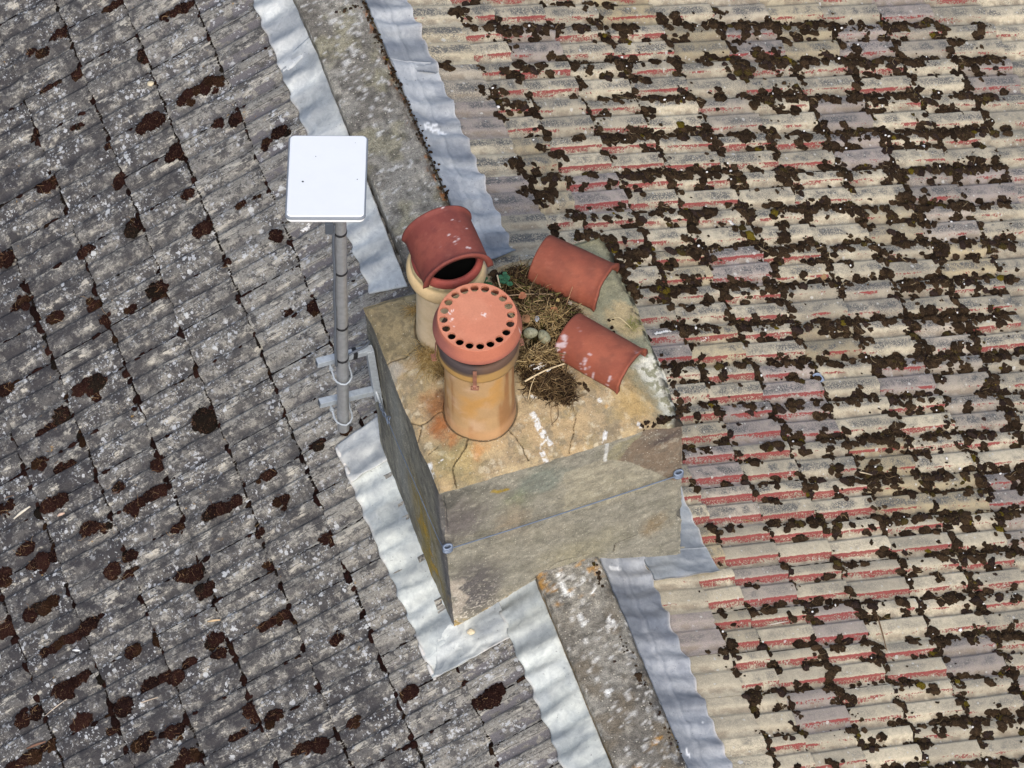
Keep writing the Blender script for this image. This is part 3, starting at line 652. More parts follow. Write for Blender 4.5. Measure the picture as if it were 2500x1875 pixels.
# ------------------------------------------------------------------ lead flashings
def lead_sheet(root, name, side, quad, tone, nu=26, nv=None, roll=.8, lift=.006, lip=.0, seed=0, crease=None, wave=.35, bright=None):
    """quad: 4 corners (s,y): inner-a, outer-a, outer-b, inner-b ; u inner->outer, v a->b"""
    q = np.array(quad, float); ln = max(np.linalg.norm(q[3]-q[0]), np.linalg.norm(q[2]-q[1])); nv = nv or max(8, int(ln/.010))
    U, Vv = np.meshgrid(np.linspace(0, 1, nu), np.linspace(0, 1, nv), indexing='ij')
    SY = q[0]*((1-U)*(1-Vv))[..., None]+q[1]*(U*(1-Vv))[..., None]+q[2]*(U*Vv)[..., None]+q[3]*((1-U)*Vv)[..., None]
    s, y = SY[..., 0], SY[..., 1]; J = JL if side == 'L' else JR; hf = hL if side == 'L' else hR
    N = np.stack([s, y, 0*s+seed], -1)
    y = y+(fbm(N, 9, 3, 100+seed)-.5)*.030*U
    s = s+((fbm(np.stack([y*14, 0*y, 0*y+seed], -1), 1, 3, 101)-.5)*.012+.0025*np.cos((J-y)/.1*2*np.pi))*sstep(.55, 1, U)
    ph = (J-y)/.1*2*np.pi+.8*(fbm(N, 5, 3, 102)-.5)*4
    env = .25+.75*U
    hs = .021*roll*(.55*np.cos(ph-1.2)+wave*(fbm(np.stack([s*6, y*16, 0*s+seed], -1), 1, 4, 103)-.5)*2.6+.18*np.sin(ph*.5+1.1))*env
    H = .019+lift+hs+(fbm(N, 30, 3, 104)-.5)*.003
    rg = 1-np.abs(fbm(np.stack([s*5, y*13, 0*s+seed+3], -1), 1, 3, 112)-.5)*2; H = H+.010*(rg**6)*env
    H = H+lip*sstep(.12, 0, U)
    if crease is not None: H = H+.006*np.exp(-((U-crease)/.035)**2)+.012*sstep(crease, 0, U)
    H = H+.004*sstep(.9, 1, U)*(fbm(N, 14, 2, 105)-.3)
    P = (toL if side == 'L' else toR)(s, y, H)
    tone = np.array(tone)*np.array([1.06, 1.0, .93]); c = np.broadcast_to(tone, P.shape).copy()
    shade_bands = fbm(np.stack([s*3, y*11, 0*s+seed+5], -1), 1, 4, 106)  # relief shading of the dressed lead, painted as dark and bright bands
    c = mixc(c, np.array(tone)*np.array([.52,.55,.60]), sstep(.46, .62, shade_bands)*.8); c = mixc(c, np.minimum(np.array(tone)*1.35, .8), sstep(.50, .68, 1-shade_bands)*.7)
    c = mixc(c, np.array(tone)*np.array([.72, .76, .84]), sstep(.55, .7, fbm(N, 13, 4, 107))*.4)
    c = mixc(c, SA(214, 206, 198), sstep(.93, 1, U)*sstep(.45, .6, fbm(N, 12, 3, 108))*.5)
    if bright is not None:
        for pts, w in bright:
            m = 1-sstep(w*.5, w, polyd(np.stack([s, y], -1)+(np.stack([fbm(N, 60, 3, 109), fbm(N, 60, 3, 110)], -1)-.5)*.03, pts)); c = mixc(c, SA(240, 240, 240), m)
    # thickness: a second skin below plus rim
    Nn = np.array([-math.sin(PL), 0, math.cos(PL)]) if side == 'L' else np.array([math.sin(PR), 0, math.cos(PR)])
    Q = P-Nn*.0035; n = nu*nv; F = grid_faces(nu, nv, flip=(side == 'L')); V = np.concatenate([P.reshape(-1, 3), Q.reshape(-1, 3)])
    idx = np.arange(n).reshape(nu, nv); rim = np.concatenate([idx[:, 0], idx[-1, 1:], idx[-2::-1, -1], idx[0, -2:0:-1]]); r2 = np.roll(rim, -1)
    FR = np.stack([rim, r2, r2+n, rim+n], 1)
    if (q[1]-q[0])[0]*(q[3]-q[0])[1]-(q[1]-q[0])[1]*(q[3]-q[0])[0] < 0: F = F[:, ::-1]; FR = FR[:, ::-1]
    part(root, name, V, [F, F[:, ::-1]+n, FR], LEAD, True, np.concatenate([c.reshape(-1, 3)]*2))
PALE, BLUE, MIDB = S(172, 180, 183), S(136, 146, 160), S(160, 170, 180)
def base_of(side, s, y): return tuple((toL if side == 'L' else toR)(s, y, 0).tolist())
LG = 'lead flashings'
def lead_thing(side, s, y, label): return thing('lead_flashing', base_of(side, s, y), label, 'flashing', LG)
f = lead_thing('L', .25, 2, 'pale lead strip between grey lichen tiles and upper ridge wall, above the white antenna')
lead_sheet(f, 'lead_sheet', 'L', [(.155, 4.2), (.331, 4.2), (.331, 2.00), (.155, 2.04)], S(182, 189, 194), seed=1, roll=.9)
lead_sheet(f, 'lead_sheet', 'L', [(.155, 2.10), (.333, 2.06), (.333, .846), (.176, .80)], S(180, 187, 191), seed=2, roll=.9, lift=.0095)
f = lead_thing('R', .22, 2, 'blue-grey crinkled lead strip right of upper ridge wall, behind the hooded pot')
lead_sheet(f, 'lead_sheet', 'R', [(.115, 4.2), (.335, 4.2), (.335, 1.78), (.115, 1.82)], S(164, 170, 177), seed=3, crease=.45, wave=.6)
lead_sheet(f, 'lead_sheet', 'R', [(.115, 1.86), (.335, 1.83), (.332, .84), (.115, .78)], S(164, 170, 177), seed=4, crease=.45, wave=.6, lift=.0095,
           bright=[([(0.1532, 1.5), (0.1891, 1.488), (0.2393, 1.473)], .012), ([(0.179, 1.514), (0.2157, 1.505)], .006)])
f = lead_thing('L', .62, -.2, 'pale lead strip dressed along the left side of the chimney stack')
lead_sheet(f, 'lead_sheet', 'L', [(.52, .15), (.717, .135), (.690, -.845), (.52, -.845)], S(182, 190, 192), seed=5, roll=.7, lip=.004)
lead_sheet(f, 'lead_sheet', 'L', [(.50, .335), (.715, .315), (.712, .128), (.50, .135)], S(180, 186, 190), seed=6, roll=.6, lift=.013, nv=30)
cv, cf = [], []
for a, b in (((.722, .305), (.716, .215)), ((.716, .20), (.712, .128))):
    k = 14; t = np.linspace(0, 1, k)[:, None]; sy = np.array(a)*(1-t)+np.array(b)*t
    pts = toL(sy[:, 0]-.008, sy[:, 1], .030+.004*np.sin(t[:, 0]*5)); cv.append(tube(pts, .010*np.sin(np.pi*np.clip(t[:, 0], .12, .88))**.3, 10))
V, F = merge(cv); part(f, 'rolled_edge', V, F, LEAD, True, np.broadcast_to(SA(214, 210, 204), (len(V), 3)))
f = lead_thing('L', .5, -.77, 'pale lead apron across the front left foot of the chimney, under a small stone')
lead_sheet(f, 'lead_sheet', 'L', [(.320, -.660), (.320, -.856), (.690, -.842), (.600, -.660)], S(186, 193, 195), seed=7, roll=.35, lift=.010, nu=30, nv=60)
cv = []
for a, b in (((.705, -.675), (.703, -.755)), ((.703, -.772), (.698, -.845))):
    k = 12; t = np.linspace(0, 1, k)[:, None]; sy = np.array(a)*(1-t)+np.array(b)*t
    cv.append(tube(toL(sy[:, 0]-.008, sy[:, 1], .024), .009*np.sin(np.pi*np.clip(t[:, 0], .12, .88))**.3, 10))
V, F = merge(cv); part(f, 'rolled_edge', V, F, LEAD, True, np.broadcast_to(SA(216, 212, 206), (len(V), 3)))
f = lead_thing('L', .25, -1.6, 'pale lead strip left of the lower ridge wall, in front of the chimney')
lead_sheet(f, 'lead_sheet', 'L', [(.145, -.665), (.332, -.672), (.327, -3.3), (.145, -3.3)], S(184, 192, 193), seed=8, roll=.9, lift=.012)
f = lead_thing('R', .25, -1.6, 'dark blue-grey crinkled lead strip right of the lower ridge wall')
lead_sheet(f, 'lead_sheet', 'R', [(.128, -.66), (.342, -.66), (.348, -3.3), (.128, -3.3)], S(146, 152, 161), seed=9, crease=.42, wave=.6,
           bright=[([(0.1645, -0.7266), (0.2018, -0.7268)], .009), ([(0.1635, -1.608), (0.1701, -1.62)], .008), ([(0.2964, -1.469), (0.2997, -1.475)], .004)])
f = lead_thing('R', .5, -.72, 'light grey lead corner piece at the right foot of the chimney')
lead_sheet(f, 'lead_sheet', 'R', [(.335, -.655), (.345, -.795), (.668, -.780), (.655, -.655)], S(170, 177, 183), seed=10, roll=.45, lift=.014, nu=18, nv=44)
lead_sheet(f, 'lead_sheet', 'R', [(.52, .30), (.655, .30), (.652, -.700), (.52, -.700)], S(160, 167, 173), seed=12, roll=.45, lift=.010)

# ------------------------------------------------------------------ pots, cowl, cap
def pot_mesh(prof, n=88):
    pr = resample(prof, .012); return lathe(pr, n), pr
def build_pots():
    # buff pot
    r = thing('chimney_pot', tuple(POT1.tolist()), 'buff clay chimney pot with a rolled collar, carrying the dark red hood', 'chimney pot')
    prof = [(.1225, -.05), (.1225, 0), (.1205, .10), (.1195, .25), (.1205, .37), (.125, .395), (.140, .402), (.152, .412), (.157, .432), (.1555, .455), (.149, .470), (.142, .475), (.139, .478), (.138, .494), (.134, .502), (.122, .504), (.117, .498), (.116, .45), (.112, .40), (.108, .2), (.106, 0)]
    (G, F), pr = pot_mesh(prof); P = G+POT1
    th = np.arctan2(G[..., 1], G[..., 0]); z = G[..., 2]; n1 = fbm(P, 7, 5, 201); n2 = fbm(P, 26, 5, 202)
    c = np.broadcast_to(SA(212, 190, 156), P.shape).copy(); c = mixc(c, SA(228, 208, 176), sstep(.45, .62, n1)*.7); c = mixc(c, SA(192, 168, 128), sstep(.52, .66, n2)*.4)
    c = mixc(c, SA(206, 176, 126), sstep(.39, .42, z)*.7)
    c = mixc(c, SA(176, 158, 120), sstep(.474, .48, z)*.9); c = mixc(c, SA(112, 108, 92), sstep(.48, .5, z)*sstep(.5, .62, n2)*.7)
    so_ = np.exp(-((th+.25)/.42)**2)*sstep(.38, .42, z)*sstep(.36, .5, n1+.1); c = mixc(c, SA(84, 92, 108), np.clip(so_, 0, 1)*.9)
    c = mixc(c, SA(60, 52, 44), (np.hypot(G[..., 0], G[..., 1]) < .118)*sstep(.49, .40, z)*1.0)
    c = mixc(c, SA(150, 130, 96), sstep(.03, 0, z)*.5)
    part(r, 'pot_body', P, F, CLAY, True, c)
    # amber pot, leaning slightly to the left
    r = thing('chimney_pot', tuple(POT2.tolist()), 'amber weathered chimney pot in front, under the perforated clay cap', 'chimney pot')
    lean = np.array([-.016, 0]); 
    prof = [(.139, -.05), (.1395, 0), (.138, .05), (.1355, .2), (.134, .42), (.134, .436), (.1335, .446), (.150, .449), (.158, .454), (.1585, .50), (.157, .53), (.150, .545), (.138, .548), (.128, .540), (.124, .50), (.122, .3), (.120, 0)]
    (G, F), pr = pot_mesh(prof); z = G[..., 2]; G = G.copy(); G[..., 0] += lean[0]*z; P = G+POT2
    th = np.arctan2(G[..., 1], G[..., 0]); n1 = fbm(P, 7, 5, 203); n2 = fbm(P, 24, 5, 204); st = fbm(np.stack([th*5, z*2.0, 0*z], -1), 1, 5, 205)
    c = np.broadcast_to(SA(190, 154, 110), P.shape).copy(); c = mixc(c, SA(196, 146, 80), sstep(.42, .6, n1)*sstep(.08, .2, z)*.8)
    c = mixc(c, SA(156, 104, 58), sstep(.52, .62, st)*.7); c = mixc(c, SA(206, 172, 140), sstep(.50, .64, fbm(P, 9, 5, 206))*sstep(-1.3, -2.2, th)*.75)
    c = mixc(c, SA(120, 84, 66), np.exp(-((th+.55)/.35)**2)*sstep(.12, .04, z)*.8); c = mixc(c, SA(222, 190, 168), np.exp(-((th+.12)/.12)**2)*sstep(.30, .12, z)*sstep(.4, .55, n2)*.9)
    c = mixc(c, SA(206, 160, 116), sstep(.07, .02, z)*.6)
    c = mixc(c, SA(84, 60, 42), np.exp(-((z-.443)/.008)**2)*.8); c = mixc(c, SA(186, 146, 84), sstep(.448, .456, z)*.9); c = mixc(c, SA(126, 104, 84), sstep(.445, .455, z)*np.exp(-((th+.6)/.7)**2)*.8)  # first mix paints the shadow line under the collar into the clay
    c = mixc(c, SA(92, 70, 60), sstep(.508, .518, z+.014*(n2-.5))*.95); c = mixc(c, SA(66, 60, 62), sstep(.492, .502, z)*sstep(-1.75, -2.2, th)*.85)  # dark band below the cap: its shade painted in, with purplish stains
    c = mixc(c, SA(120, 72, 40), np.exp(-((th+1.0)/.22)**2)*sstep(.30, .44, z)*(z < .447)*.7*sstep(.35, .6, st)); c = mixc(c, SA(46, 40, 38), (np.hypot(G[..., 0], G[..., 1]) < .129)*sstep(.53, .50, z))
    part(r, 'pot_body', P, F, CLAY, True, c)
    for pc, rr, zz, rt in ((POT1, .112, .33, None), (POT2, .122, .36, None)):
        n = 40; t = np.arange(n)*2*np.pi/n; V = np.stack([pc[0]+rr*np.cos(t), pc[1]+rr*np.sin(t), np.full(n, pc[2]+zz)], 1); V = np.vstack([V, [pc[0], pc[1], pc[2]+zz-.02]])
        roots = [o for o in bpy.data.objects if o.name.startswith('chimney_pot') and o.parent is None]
        part(roots[0] if pc is POT1 else roots[-1], 'flue_dark_disc', V, [np.stack([np.arange(n), np.roll(np.arange(n), -1), np.full(n, n)], 1)], FLUE_DARK, False)  # black disc in place of the darkness down the pot
build_pots()

def build_cap():
    c0 = POT2+np.array([-.0105, 0, 0]); r = thing('perforated_cap', tuple((c0+np.array([0, 0, .55])).tolist()), 'orange-red round clay cap with a ring of holes, strapped on the amber pot', 'chimney cap')
    NH = 20; rh, rc, ri, ro = .0158, .1285, .106, .151; zt = .684; V = []; F4 = []; F3 = []; m = 24
    def addv(p): V.append(p); return len(V)-1
    def sector(z):
        ids = []
        for k in range(NH):
            a0 = 2*np.pi*(k+.18)/NH; ha = np.pi/NH
            # outline points in order around the sector
            out = []
            for t in np.linspace(-ha, ha, 7)[:-1]: out.append((ro, t))
            for rr in np.linspace(ro, ri, 7)[:-1]: out.append((rr, ha))
            for t in np.linspace(ha, -ha, 7)[:-1]: out.append((ri, t))
            for rr in np.linspace(ri, ro, 7)[:-1]: out.append((rr, -ha))
            o_ids = [addv((rr*math.cos(a0+t), rr*math.sin(a0+t), z)) for rr, t in out]
            hp = []
            for rr, t in out:
                px, py = rr*math.cos(t)-rc, rr*math.sin(t); l = math.hypot(px, py); x, y = rc+rh*px/l, rh*py/l
                hp.append((x*math.cos(a0)-y*math.sin(a0), x*math.sin(a0)+y*math.cos(a0)))
            h_ids = [addv((x, y, z)) for x, y in hp]; lo = [addv((x, y, z-.006)) for x, y in hp]
            for i in range(m):
                j = (i+1) % m; F4.append((o_ids[i], o_ids[j], h_ids[j], h_ids[i])); F4.append((h_ids[i], h_ids[j], lo[j], lo[i]))
    sector(zt)
    sector(zt-.0065)
    # centre disc
    for zz in (zt, zt-.0065):
        prev = None
        for rr in np.linspace(ri, .004, 30):
            ring = [addv((rr*math.cos(t), rr*math.sin(t), zz+(.0015*(1-rr/ri) if zz == zt else 0))) for t in np.linspace(0, 2*np.pi, 121)[:-1]]
            if prev:
                for i in range(120): F4.append((prev[i], prev[(i+1) % 120], ring[(i+1) % 120], ring[i]))
            prev = ring
        ce = addv((0, 0, zz+(.0015 if zz == zt else 0)))
        for i in range(120): F3.append((ce, prev[i], prev[(i+1) % 120]))
    V1 = np.array(V); rimp = [(.1505, zt), (.1525, zt-.002), (.158, zt-.020), (.165, zt-.046), (.1705, zt-.064), (.171, zt-.070), (.168, zt-.073), (.162, zt-.070), (.157, zt-.045), (.153, zt-.010), (.1505, zt-.0065)]
    L, LF = lathe(rimp, 160); V2, FF = merge([(V1, [np.array(F3), np.array(F4)]), (L.reshape(-1, 3), LF[:, ::-1])])
    P = V2+c0; n1 = fbm(P, 12, 4, 211); n2 = fbm(P, 50, 4, 212); c = np.broadcast_to(SA(194, 124, 97), P.shape).copy()
    rad = np.hypot(V2[:, 0], V2[:, 1]); th = np.arctan2(V2[:, 1], V2[:, 0])
    c = mixc(c, SA(204, 138, 110), sstep(.45, .62, n1)*(rad < .15)*.6); c = mixc(c, SA(182, 108, 84), (rad > .152)*.75); c = mixc(c, SA(150, 92, 86), (rad > .155)*np.exp(-((np.abs(th)-2.9)/.5)**2)*.8)
    c = mixc(c, SA(140, 84, 76), (V2[:, 2] < zt-.06)*.6)
    wob = (np.stack([fbm(P, 90, 3, 213), fbm(P, 90, 3, 214)], -1)-.5)*.02
    for pts, w in (([(.02, .006), (.034, -.004)], .005), ([(-.10, .045), (-.075, .060)], .0035), ([(-.095, .06), (-.085, .062)], .003), ([(-.105, .018), (-.085, .024)], .003), ([(-.10, -.02), (-.098, -.012)], .005), ([(.06, .03), (.062, .03)], .003), ([(.145, -.09), (.150, -.10)], .004), ([(-.012, -.006), (-.01, -.006)], .002)):
        mm = 1-sstep(w*.5, w*1.1, polyd(V2[:, :2]+wob, pts)); c = mixc(c, SA(236, 224, 218), mm*.75*sstep(.42, .5, fbm(P, 140, 3, 215)))
    o = part(r, 'cap_disc', P, FF, CLAY, False, c)
    me = o.data; fl = np.zeros(len(me.polygons), bool); fl[:] = False; me.polygons.foreach_set('use_smooth', fl)
    # four straps over the pot collar with hooked ends
    for a in (R(-113), R(-8), R(82), R(172)):
        ca, sa = math.cos(a), math.sin(a); rad_ = np.array([ca, sa, 0]); tan = np.array([-sa, ca, 0])
        pr = [(.158, .545), (.1615, .535), (.1625, .50), (.1635, .45), (.168, .444), (.176, .446)]
        pts = [c0+rad_*q[0]+np.array([0, 0, q[1]]) for q in pr]; w = .0075
        VV = np.array([[p-tan*w, p+tan*w, p+tan*w+rad_*.0022, p-tan*w+rad_*.0022] for p in pts]); k = len(pts); FFs = []
        for i in range(k-1):
            for j in range(4):
                jj = (j+1) % 4; FFs.append((i*4+j, i*4+jj, (i+1)*4+jj, (i+1)*4+j))
        FFs.append(((k-1)*4, (k-1)*4+1, (k-1)*4+2, (k-1)*4+3))
        st = part(r, 'strap', VV.reshape(-1, 3), [np.array(FFs)], RUSTY, False)
        bb = c0+rad_*.170+np.array([0, 0, .441]); items = [box(bb+tan*t+rad_*q, sz, ax=[tan, rad_, [0, 0, 1]]) for t, q, sz in ((-.013, 0, (.005, .014, .004)), (.013, 0, (.005, .014, .004)), (0, .008, (.03, .004, .004)), (0, -.006, (.03, .004, .004)))]
        V_, F_ = merge(items); part(st, 'buckle', V_, F_, RUSTY, False)
build_cap()

def arch_shell(r, L, th=.014, lips=(0, 0), nth=44, nl=40, a0=0.0, a1=math.pi, seed=0, ragged=0.0):
    """half-round shell, axis +x from 0..L, springing at z=0; returns V (outer+inner), F"""
    A, T = np.meshgrid(np.linspace(a0, a1, nth), np.linspace(0, 1, nl), indexing='ij')
    x = T*L; lip = lips[0]*np.exp(-((x)/.012)**2)+lips[1]*np.exp(-((L-x)/.012)**2)
    N = np.stack([np.cos(A)*2, np.sin(A)*2, x*8+seed], -1)
    rr = r+(fbm(N, 1, 3, 300+seed)-.5)*.004+lip
    x = x+ragged*(fbm(np.stack([A*3, T*0+seed, T*0], -1), 1, 3, 301)-.5)*np.where(T > .5, T, 0)**4
    O = np.stack([x, np.cos(A)*rr, np.sin(A)*rr], -1); I = np.stack([x, np.cos(A)*(r-th), np.sin(A)*(r-th)], -1)
    n = nth*nl; F = grid_faces(nth, nl); idx = np.arange(n).reshape(nth, nl)
    rim = np.concatenate([idx[:, 0], idx[-1, 1:], idx[-2::-1, -1], idx[0, -2:0:-1]]); r2 = np.roll(rim, -1)
    return np.concatenate([O.reshape(-1, 3), I.reshape(-1, 3)]), [F, F[:, ::-1]+n, np.stack([r2, rim, rim+n, r2+n], 1)], (A, T)

def clay_red(P, seed, base=(158, 76, 62)):
    n1 = fbm(P, 9, 5, seed); n2 = fbm(P, 40, 5, seed+1, .65); n3 = fbm(P*np.array([1, 1, .25]), 18, 4, seed+2); c = np.broadcast_to(SA(*base), P.shape).copy()
    c = mixc(c, SA(base[0]+16, base[1]+12, base[2]+8), sstep(.46, .62, n1)*.7); c = mixc(c, SA(base[0]-26, base[1]-14, base[2]-8), sstep(.54, .66, n2)*.3); c = mixc(c, SA(base[0]*.62, base[1]*.72, base[2]*.8), sstep(.56, .70, n3)*.18); c = mixc(c, SA(base[0]+34, base[1]+40, base[2]+36), sstep(.66, .72, fbm(P, 85, 3, seed+3))*.15)
    return c
def build_hood():
    base = POT1+np.array([.0, -.0, .50]); r = thing('chimney_hood', tuple(base.tolist()), 'dark red half-round clay hood seated on the buff pot', 'chimney hood')
    L = .235; V, F, (A, T) = arch_shell(.135, L, .015, (.010, .010), nl=56)
    # axis runs from back (+y) to front (-y)
    ax = np.array([.03, -1, 0]); ax /= np.linalg.norm(ax); side = np.array([ax[1], -ax[0], 0])*-1; up = np.array([0, 0, 1])
    ctr = base+np.array([.004, 0, .045])
    W = ctr-ax*L/2+V[:, :1]*ax+V[:, 1:2]*side+V[:, 2:]*up*1.02
    skirt = V.copy()
    c = clay_red(W, 220, (122, 62, 54)); n = len(V)//2
    t = np.concatenate([T.reshape(-1)]*2); an = np.concatenate([A.reshape(-1)]*2); uv = np.stack([t, an/math.pi], -1)
    wob = (np.stack([fbm(W, 70, 3, 222), fbm(W, 70, 3, 223)], -1)-.5)*.10
    for pts, w in (([(.60, .42), (.66, .47)], .02), ([(.5, .50), (.56, .44)], .012), ([(.72, .62), (.60, .60)], .010), ([(.25, .40), (.28, .33)], .014), ([(.02, .45), (.05, .42)], .012), ([(.80, .38), (.86, .37)], .014), ([(.66, .48), (.73, .46)], .018), ([(.40, .30), (.50, .28)], .010)):
        w = w*.75; m = 1-sstep(w*.5, w, polyd(uv+wob, pts)); c = mixc(c, SA(222, 208, 206), m*.8*sstep(.44, .54, fbm(W, 75, 4, 225, .65)))
    hood = part(r, 'hood_shell', W, F, CLAY, True, c)
    # ring below the hood and side cheeks closing down to it
    pr = [(.118, -.03), (.128, -.012), (.139, .0), (.141, .018), (.137, .034), (.128, .042), (.118, .038), (.112, .02), (.108, -.04)]
    G, GF = lathe(resample(pr, .006), 72); P = G+base+np.array([.004, 0, .004]); part(r, 'spigot_ring', P, GF, CLAY, True, clay_red(P, 224, (142, 66, 60)))
    # black disc standing in for the unlit depth of the flue
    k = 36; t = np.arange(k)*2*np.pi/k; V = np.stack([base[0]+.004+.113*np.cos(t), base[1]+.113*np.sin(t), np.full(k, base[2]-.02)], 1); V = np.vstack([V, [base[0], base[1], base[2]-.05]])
    part(r, 'flue_dark_disc', V, [np.stack([np.arange(k), np.roll(np.arange(k), -1), np.full(k, k)], 1)], FLUE_DARK, False)
build_hood()

def loose_tile(label, p_near_left, axis_xy, L, r, zbase, seed, tilt=0.0, drops=()):
    ax = np.array([axis_xy[0], axis_xy[1], tilt]); ax /= np.linalg.norm(ax); side = np.array([ax[1], -ax[0], 0]); side /= np.linalg.norm(side)   # towards the viewer (right of the axis)
    up = np.cross(side, ax); up = up if up[2] > 0 else -up
    o = np.array([p_near_left[0], p_near_left[1], zbase])-side*r
    V, F, (A, T) = arch_shell(r, L, .015, (0.0, .007), seed=seed, ragged=.010)
    W = o+V[:, :1]*ax+V[:, 1:2]*side+V[:, 2:]*up
    c = clay_red(W, 230+seed*7, (140, 76, 58)); t = np.concatenate([T.reshape(-1)]*2); an = np.concatenate([A.reshape(-1)]*2); uv = np.stack([t*L, an*r], -1)
    wob = (np.stack([fbm(W, 45, 3, 232+seed), fbm(W, 45, 3, 233+seed)], -1)-.5)*.05
    for pts, w in drops:
        w = w*.8; m = 1-sstep(w*.5, w, polyd(uv+wob, pts)); c = mixc(c, SA(206, 192, 196), m*.75*sstep(.44, .56, fbm(W, 70, 4, 236, .65)))
    me = mesh_np('half_round_tile', W-o, F, CLAY, True, c); ob = link('half_round_tile', me, None, tuple(o.tolist()))
    tag(ob, label, 'ridge tile', 'loose half-round clay tiles')
loose_tile('clean half-round clay tile at the back of the chimney top, beyond the nest', (0.1002, 0.1075, 0.575), (.677, -.736), .297, .108, .572, 1, drops=[([(.10, .20), (.104, .20)], .006), ([(.2, .22), (.202, .22)], .004)])
loose_tile('half-round clay tile streaked with white droppings, nearer the front edge', (0.0761, -0.2518, 0.575), (.60, -.80), .305, .106, .572, 2, drops=[([(.012, .05), (.02, .10)], .024), ([(.006, .02), (.010, .05)], .016), ([(.13, .03), (.125, .08)], .010), ([(.16, .03), (.155, .055)], .014), ([(.20, .01), (.19, .03)], .010), ([(.255, .02), (.26, .06)], .012), ([(.285, .20), (.29, .22)], .014), ([(.05, .17), (.054, .17)], .007), ([(.05, .01), (.045, .05)], .007), ([(.15, .10), (.12, .16)], .004)])

# ------------------------------------------------------------------ nest, eggs, grasses
def strands(N, centre_fn, length, curl, rad, seed, up=.25, k=6):
    """N thin bent fibres as 3-sided tubes; centre_fn(n)->(n,3)"""
    g = np.random.default_rng(seed); C = centre_fn(N, g); a = g.random(N)*2*np.pi; d = np.stack([np.cos(a), np.sin(a), g.normal(0, up, N)], -1); d /= np.linalg.norm(d, axis=1)[:, None]
    Lg = length[0]+(length[1]-length[0])*g.random(N)**1.6; side = np.cross(d, [0, 0, 1.0]); side /= np.linalg.norm(side, axis=1)[:, None]+1e-9
    t = np.linspace(-.5, .5, k)[None, :]; cu = g.normal(0, curl, N)[:, None]; cz = g.normal(0, curl*.5, N)[:, None]
    P = C[:, None, :]+d[:, None, :]*(t*Lg[:, None])[..., None]+side[:, None, :]*((t**2-.08)*cu*Lg[:, None]*2+.25*cu*Lg[:, None]*np.sin(t*7+a[:, None]))[..., None]
    P[..., 2] += (t**2)*cz*Lg[:, None]*2
    rr = (rad[0]+(rad[1]-rad[0])*g.random(N))[:, None]*np.array([.6]+[1]*(k-2)+[.4])[None]
    b2 = np.cross(d, side); an = np.arange(3)*2*np.pi/3
    V = P[:, :, None, :]+rr[:, :, None, None]*(np.cos(an)[None, None, :, None]*side[:, None, None, :]+np.sin(an)[None, None, :, None]*b2[:, None, None, :])
    V = V.reshape(N, k*3, 3); f = []
    for i in range(k-1):
        for j in range(3):
            jj = (j+1) % 3; f.append((i*3+j, (i+1)*3+j, (i+1)*3+jj, i*3+jj))
    F = (np.arange(N)[:, None, None]*k*3+np.array(f)[None]).reshape(-1, 4)
    return V.reshape(-1, 3), F, k*3
NEST_C = np.array((0.0495, -0.153, 0.58))
NEST_POLY = [np.array(p) for p in [(-0.0218, 0.1829), (0.072, 0.2058), (0.1328, 0.1842), (0.1161, 0.0898), (0.1792, 0.0273), (0.2326, -0.0616), (0.2545, -0.1192), (0.1354, -0.2359), (0.095, -0.3006), (0.1149, -0.3865), (0.111, -0.4441), (0.0653, -0.4769), (-0.0186, -0.4276), (-0.0737, -0.3687), (-0.0694, -0.2619), (-0.0147, -0.1231), (0.0267, 0.0215), (-0.0041, 0.1124)]]
EGG1, EGG2 = np.array((0.0202, -0.158, 0.632)), np.array((0.0627, -0.1909, 0.632))
CUP = (EGG1+EGG2)/2+np.array([.0, .0, 0])
def nest_h(x, y):
    P = np.stack([x, y, 0*x], -1); pd = polyd(P[..., :2], NEST_POLY+[NEST_POLY[0]])
    ins = in_poly(P.reshape(-1, 3), NEST_POLY).reshape(x.shape); sd = np.where(ins, pd, -pd)
    h = .058*sstep(-.02, .07, sd)+(fbm(P, 16, 4, 401)-.45)*.035*sstep(-.015, .03, sd)
    d = np.hypot(x-CUP[0], y-CUP[1]); h = h+.018*np.exp(-((d-.105)/.035)**2)*sstep(-.02, .03, sd)-.030*(1-sstep(.03, .085, d))
    return topz(x, y)-.012+h*1.0, sd
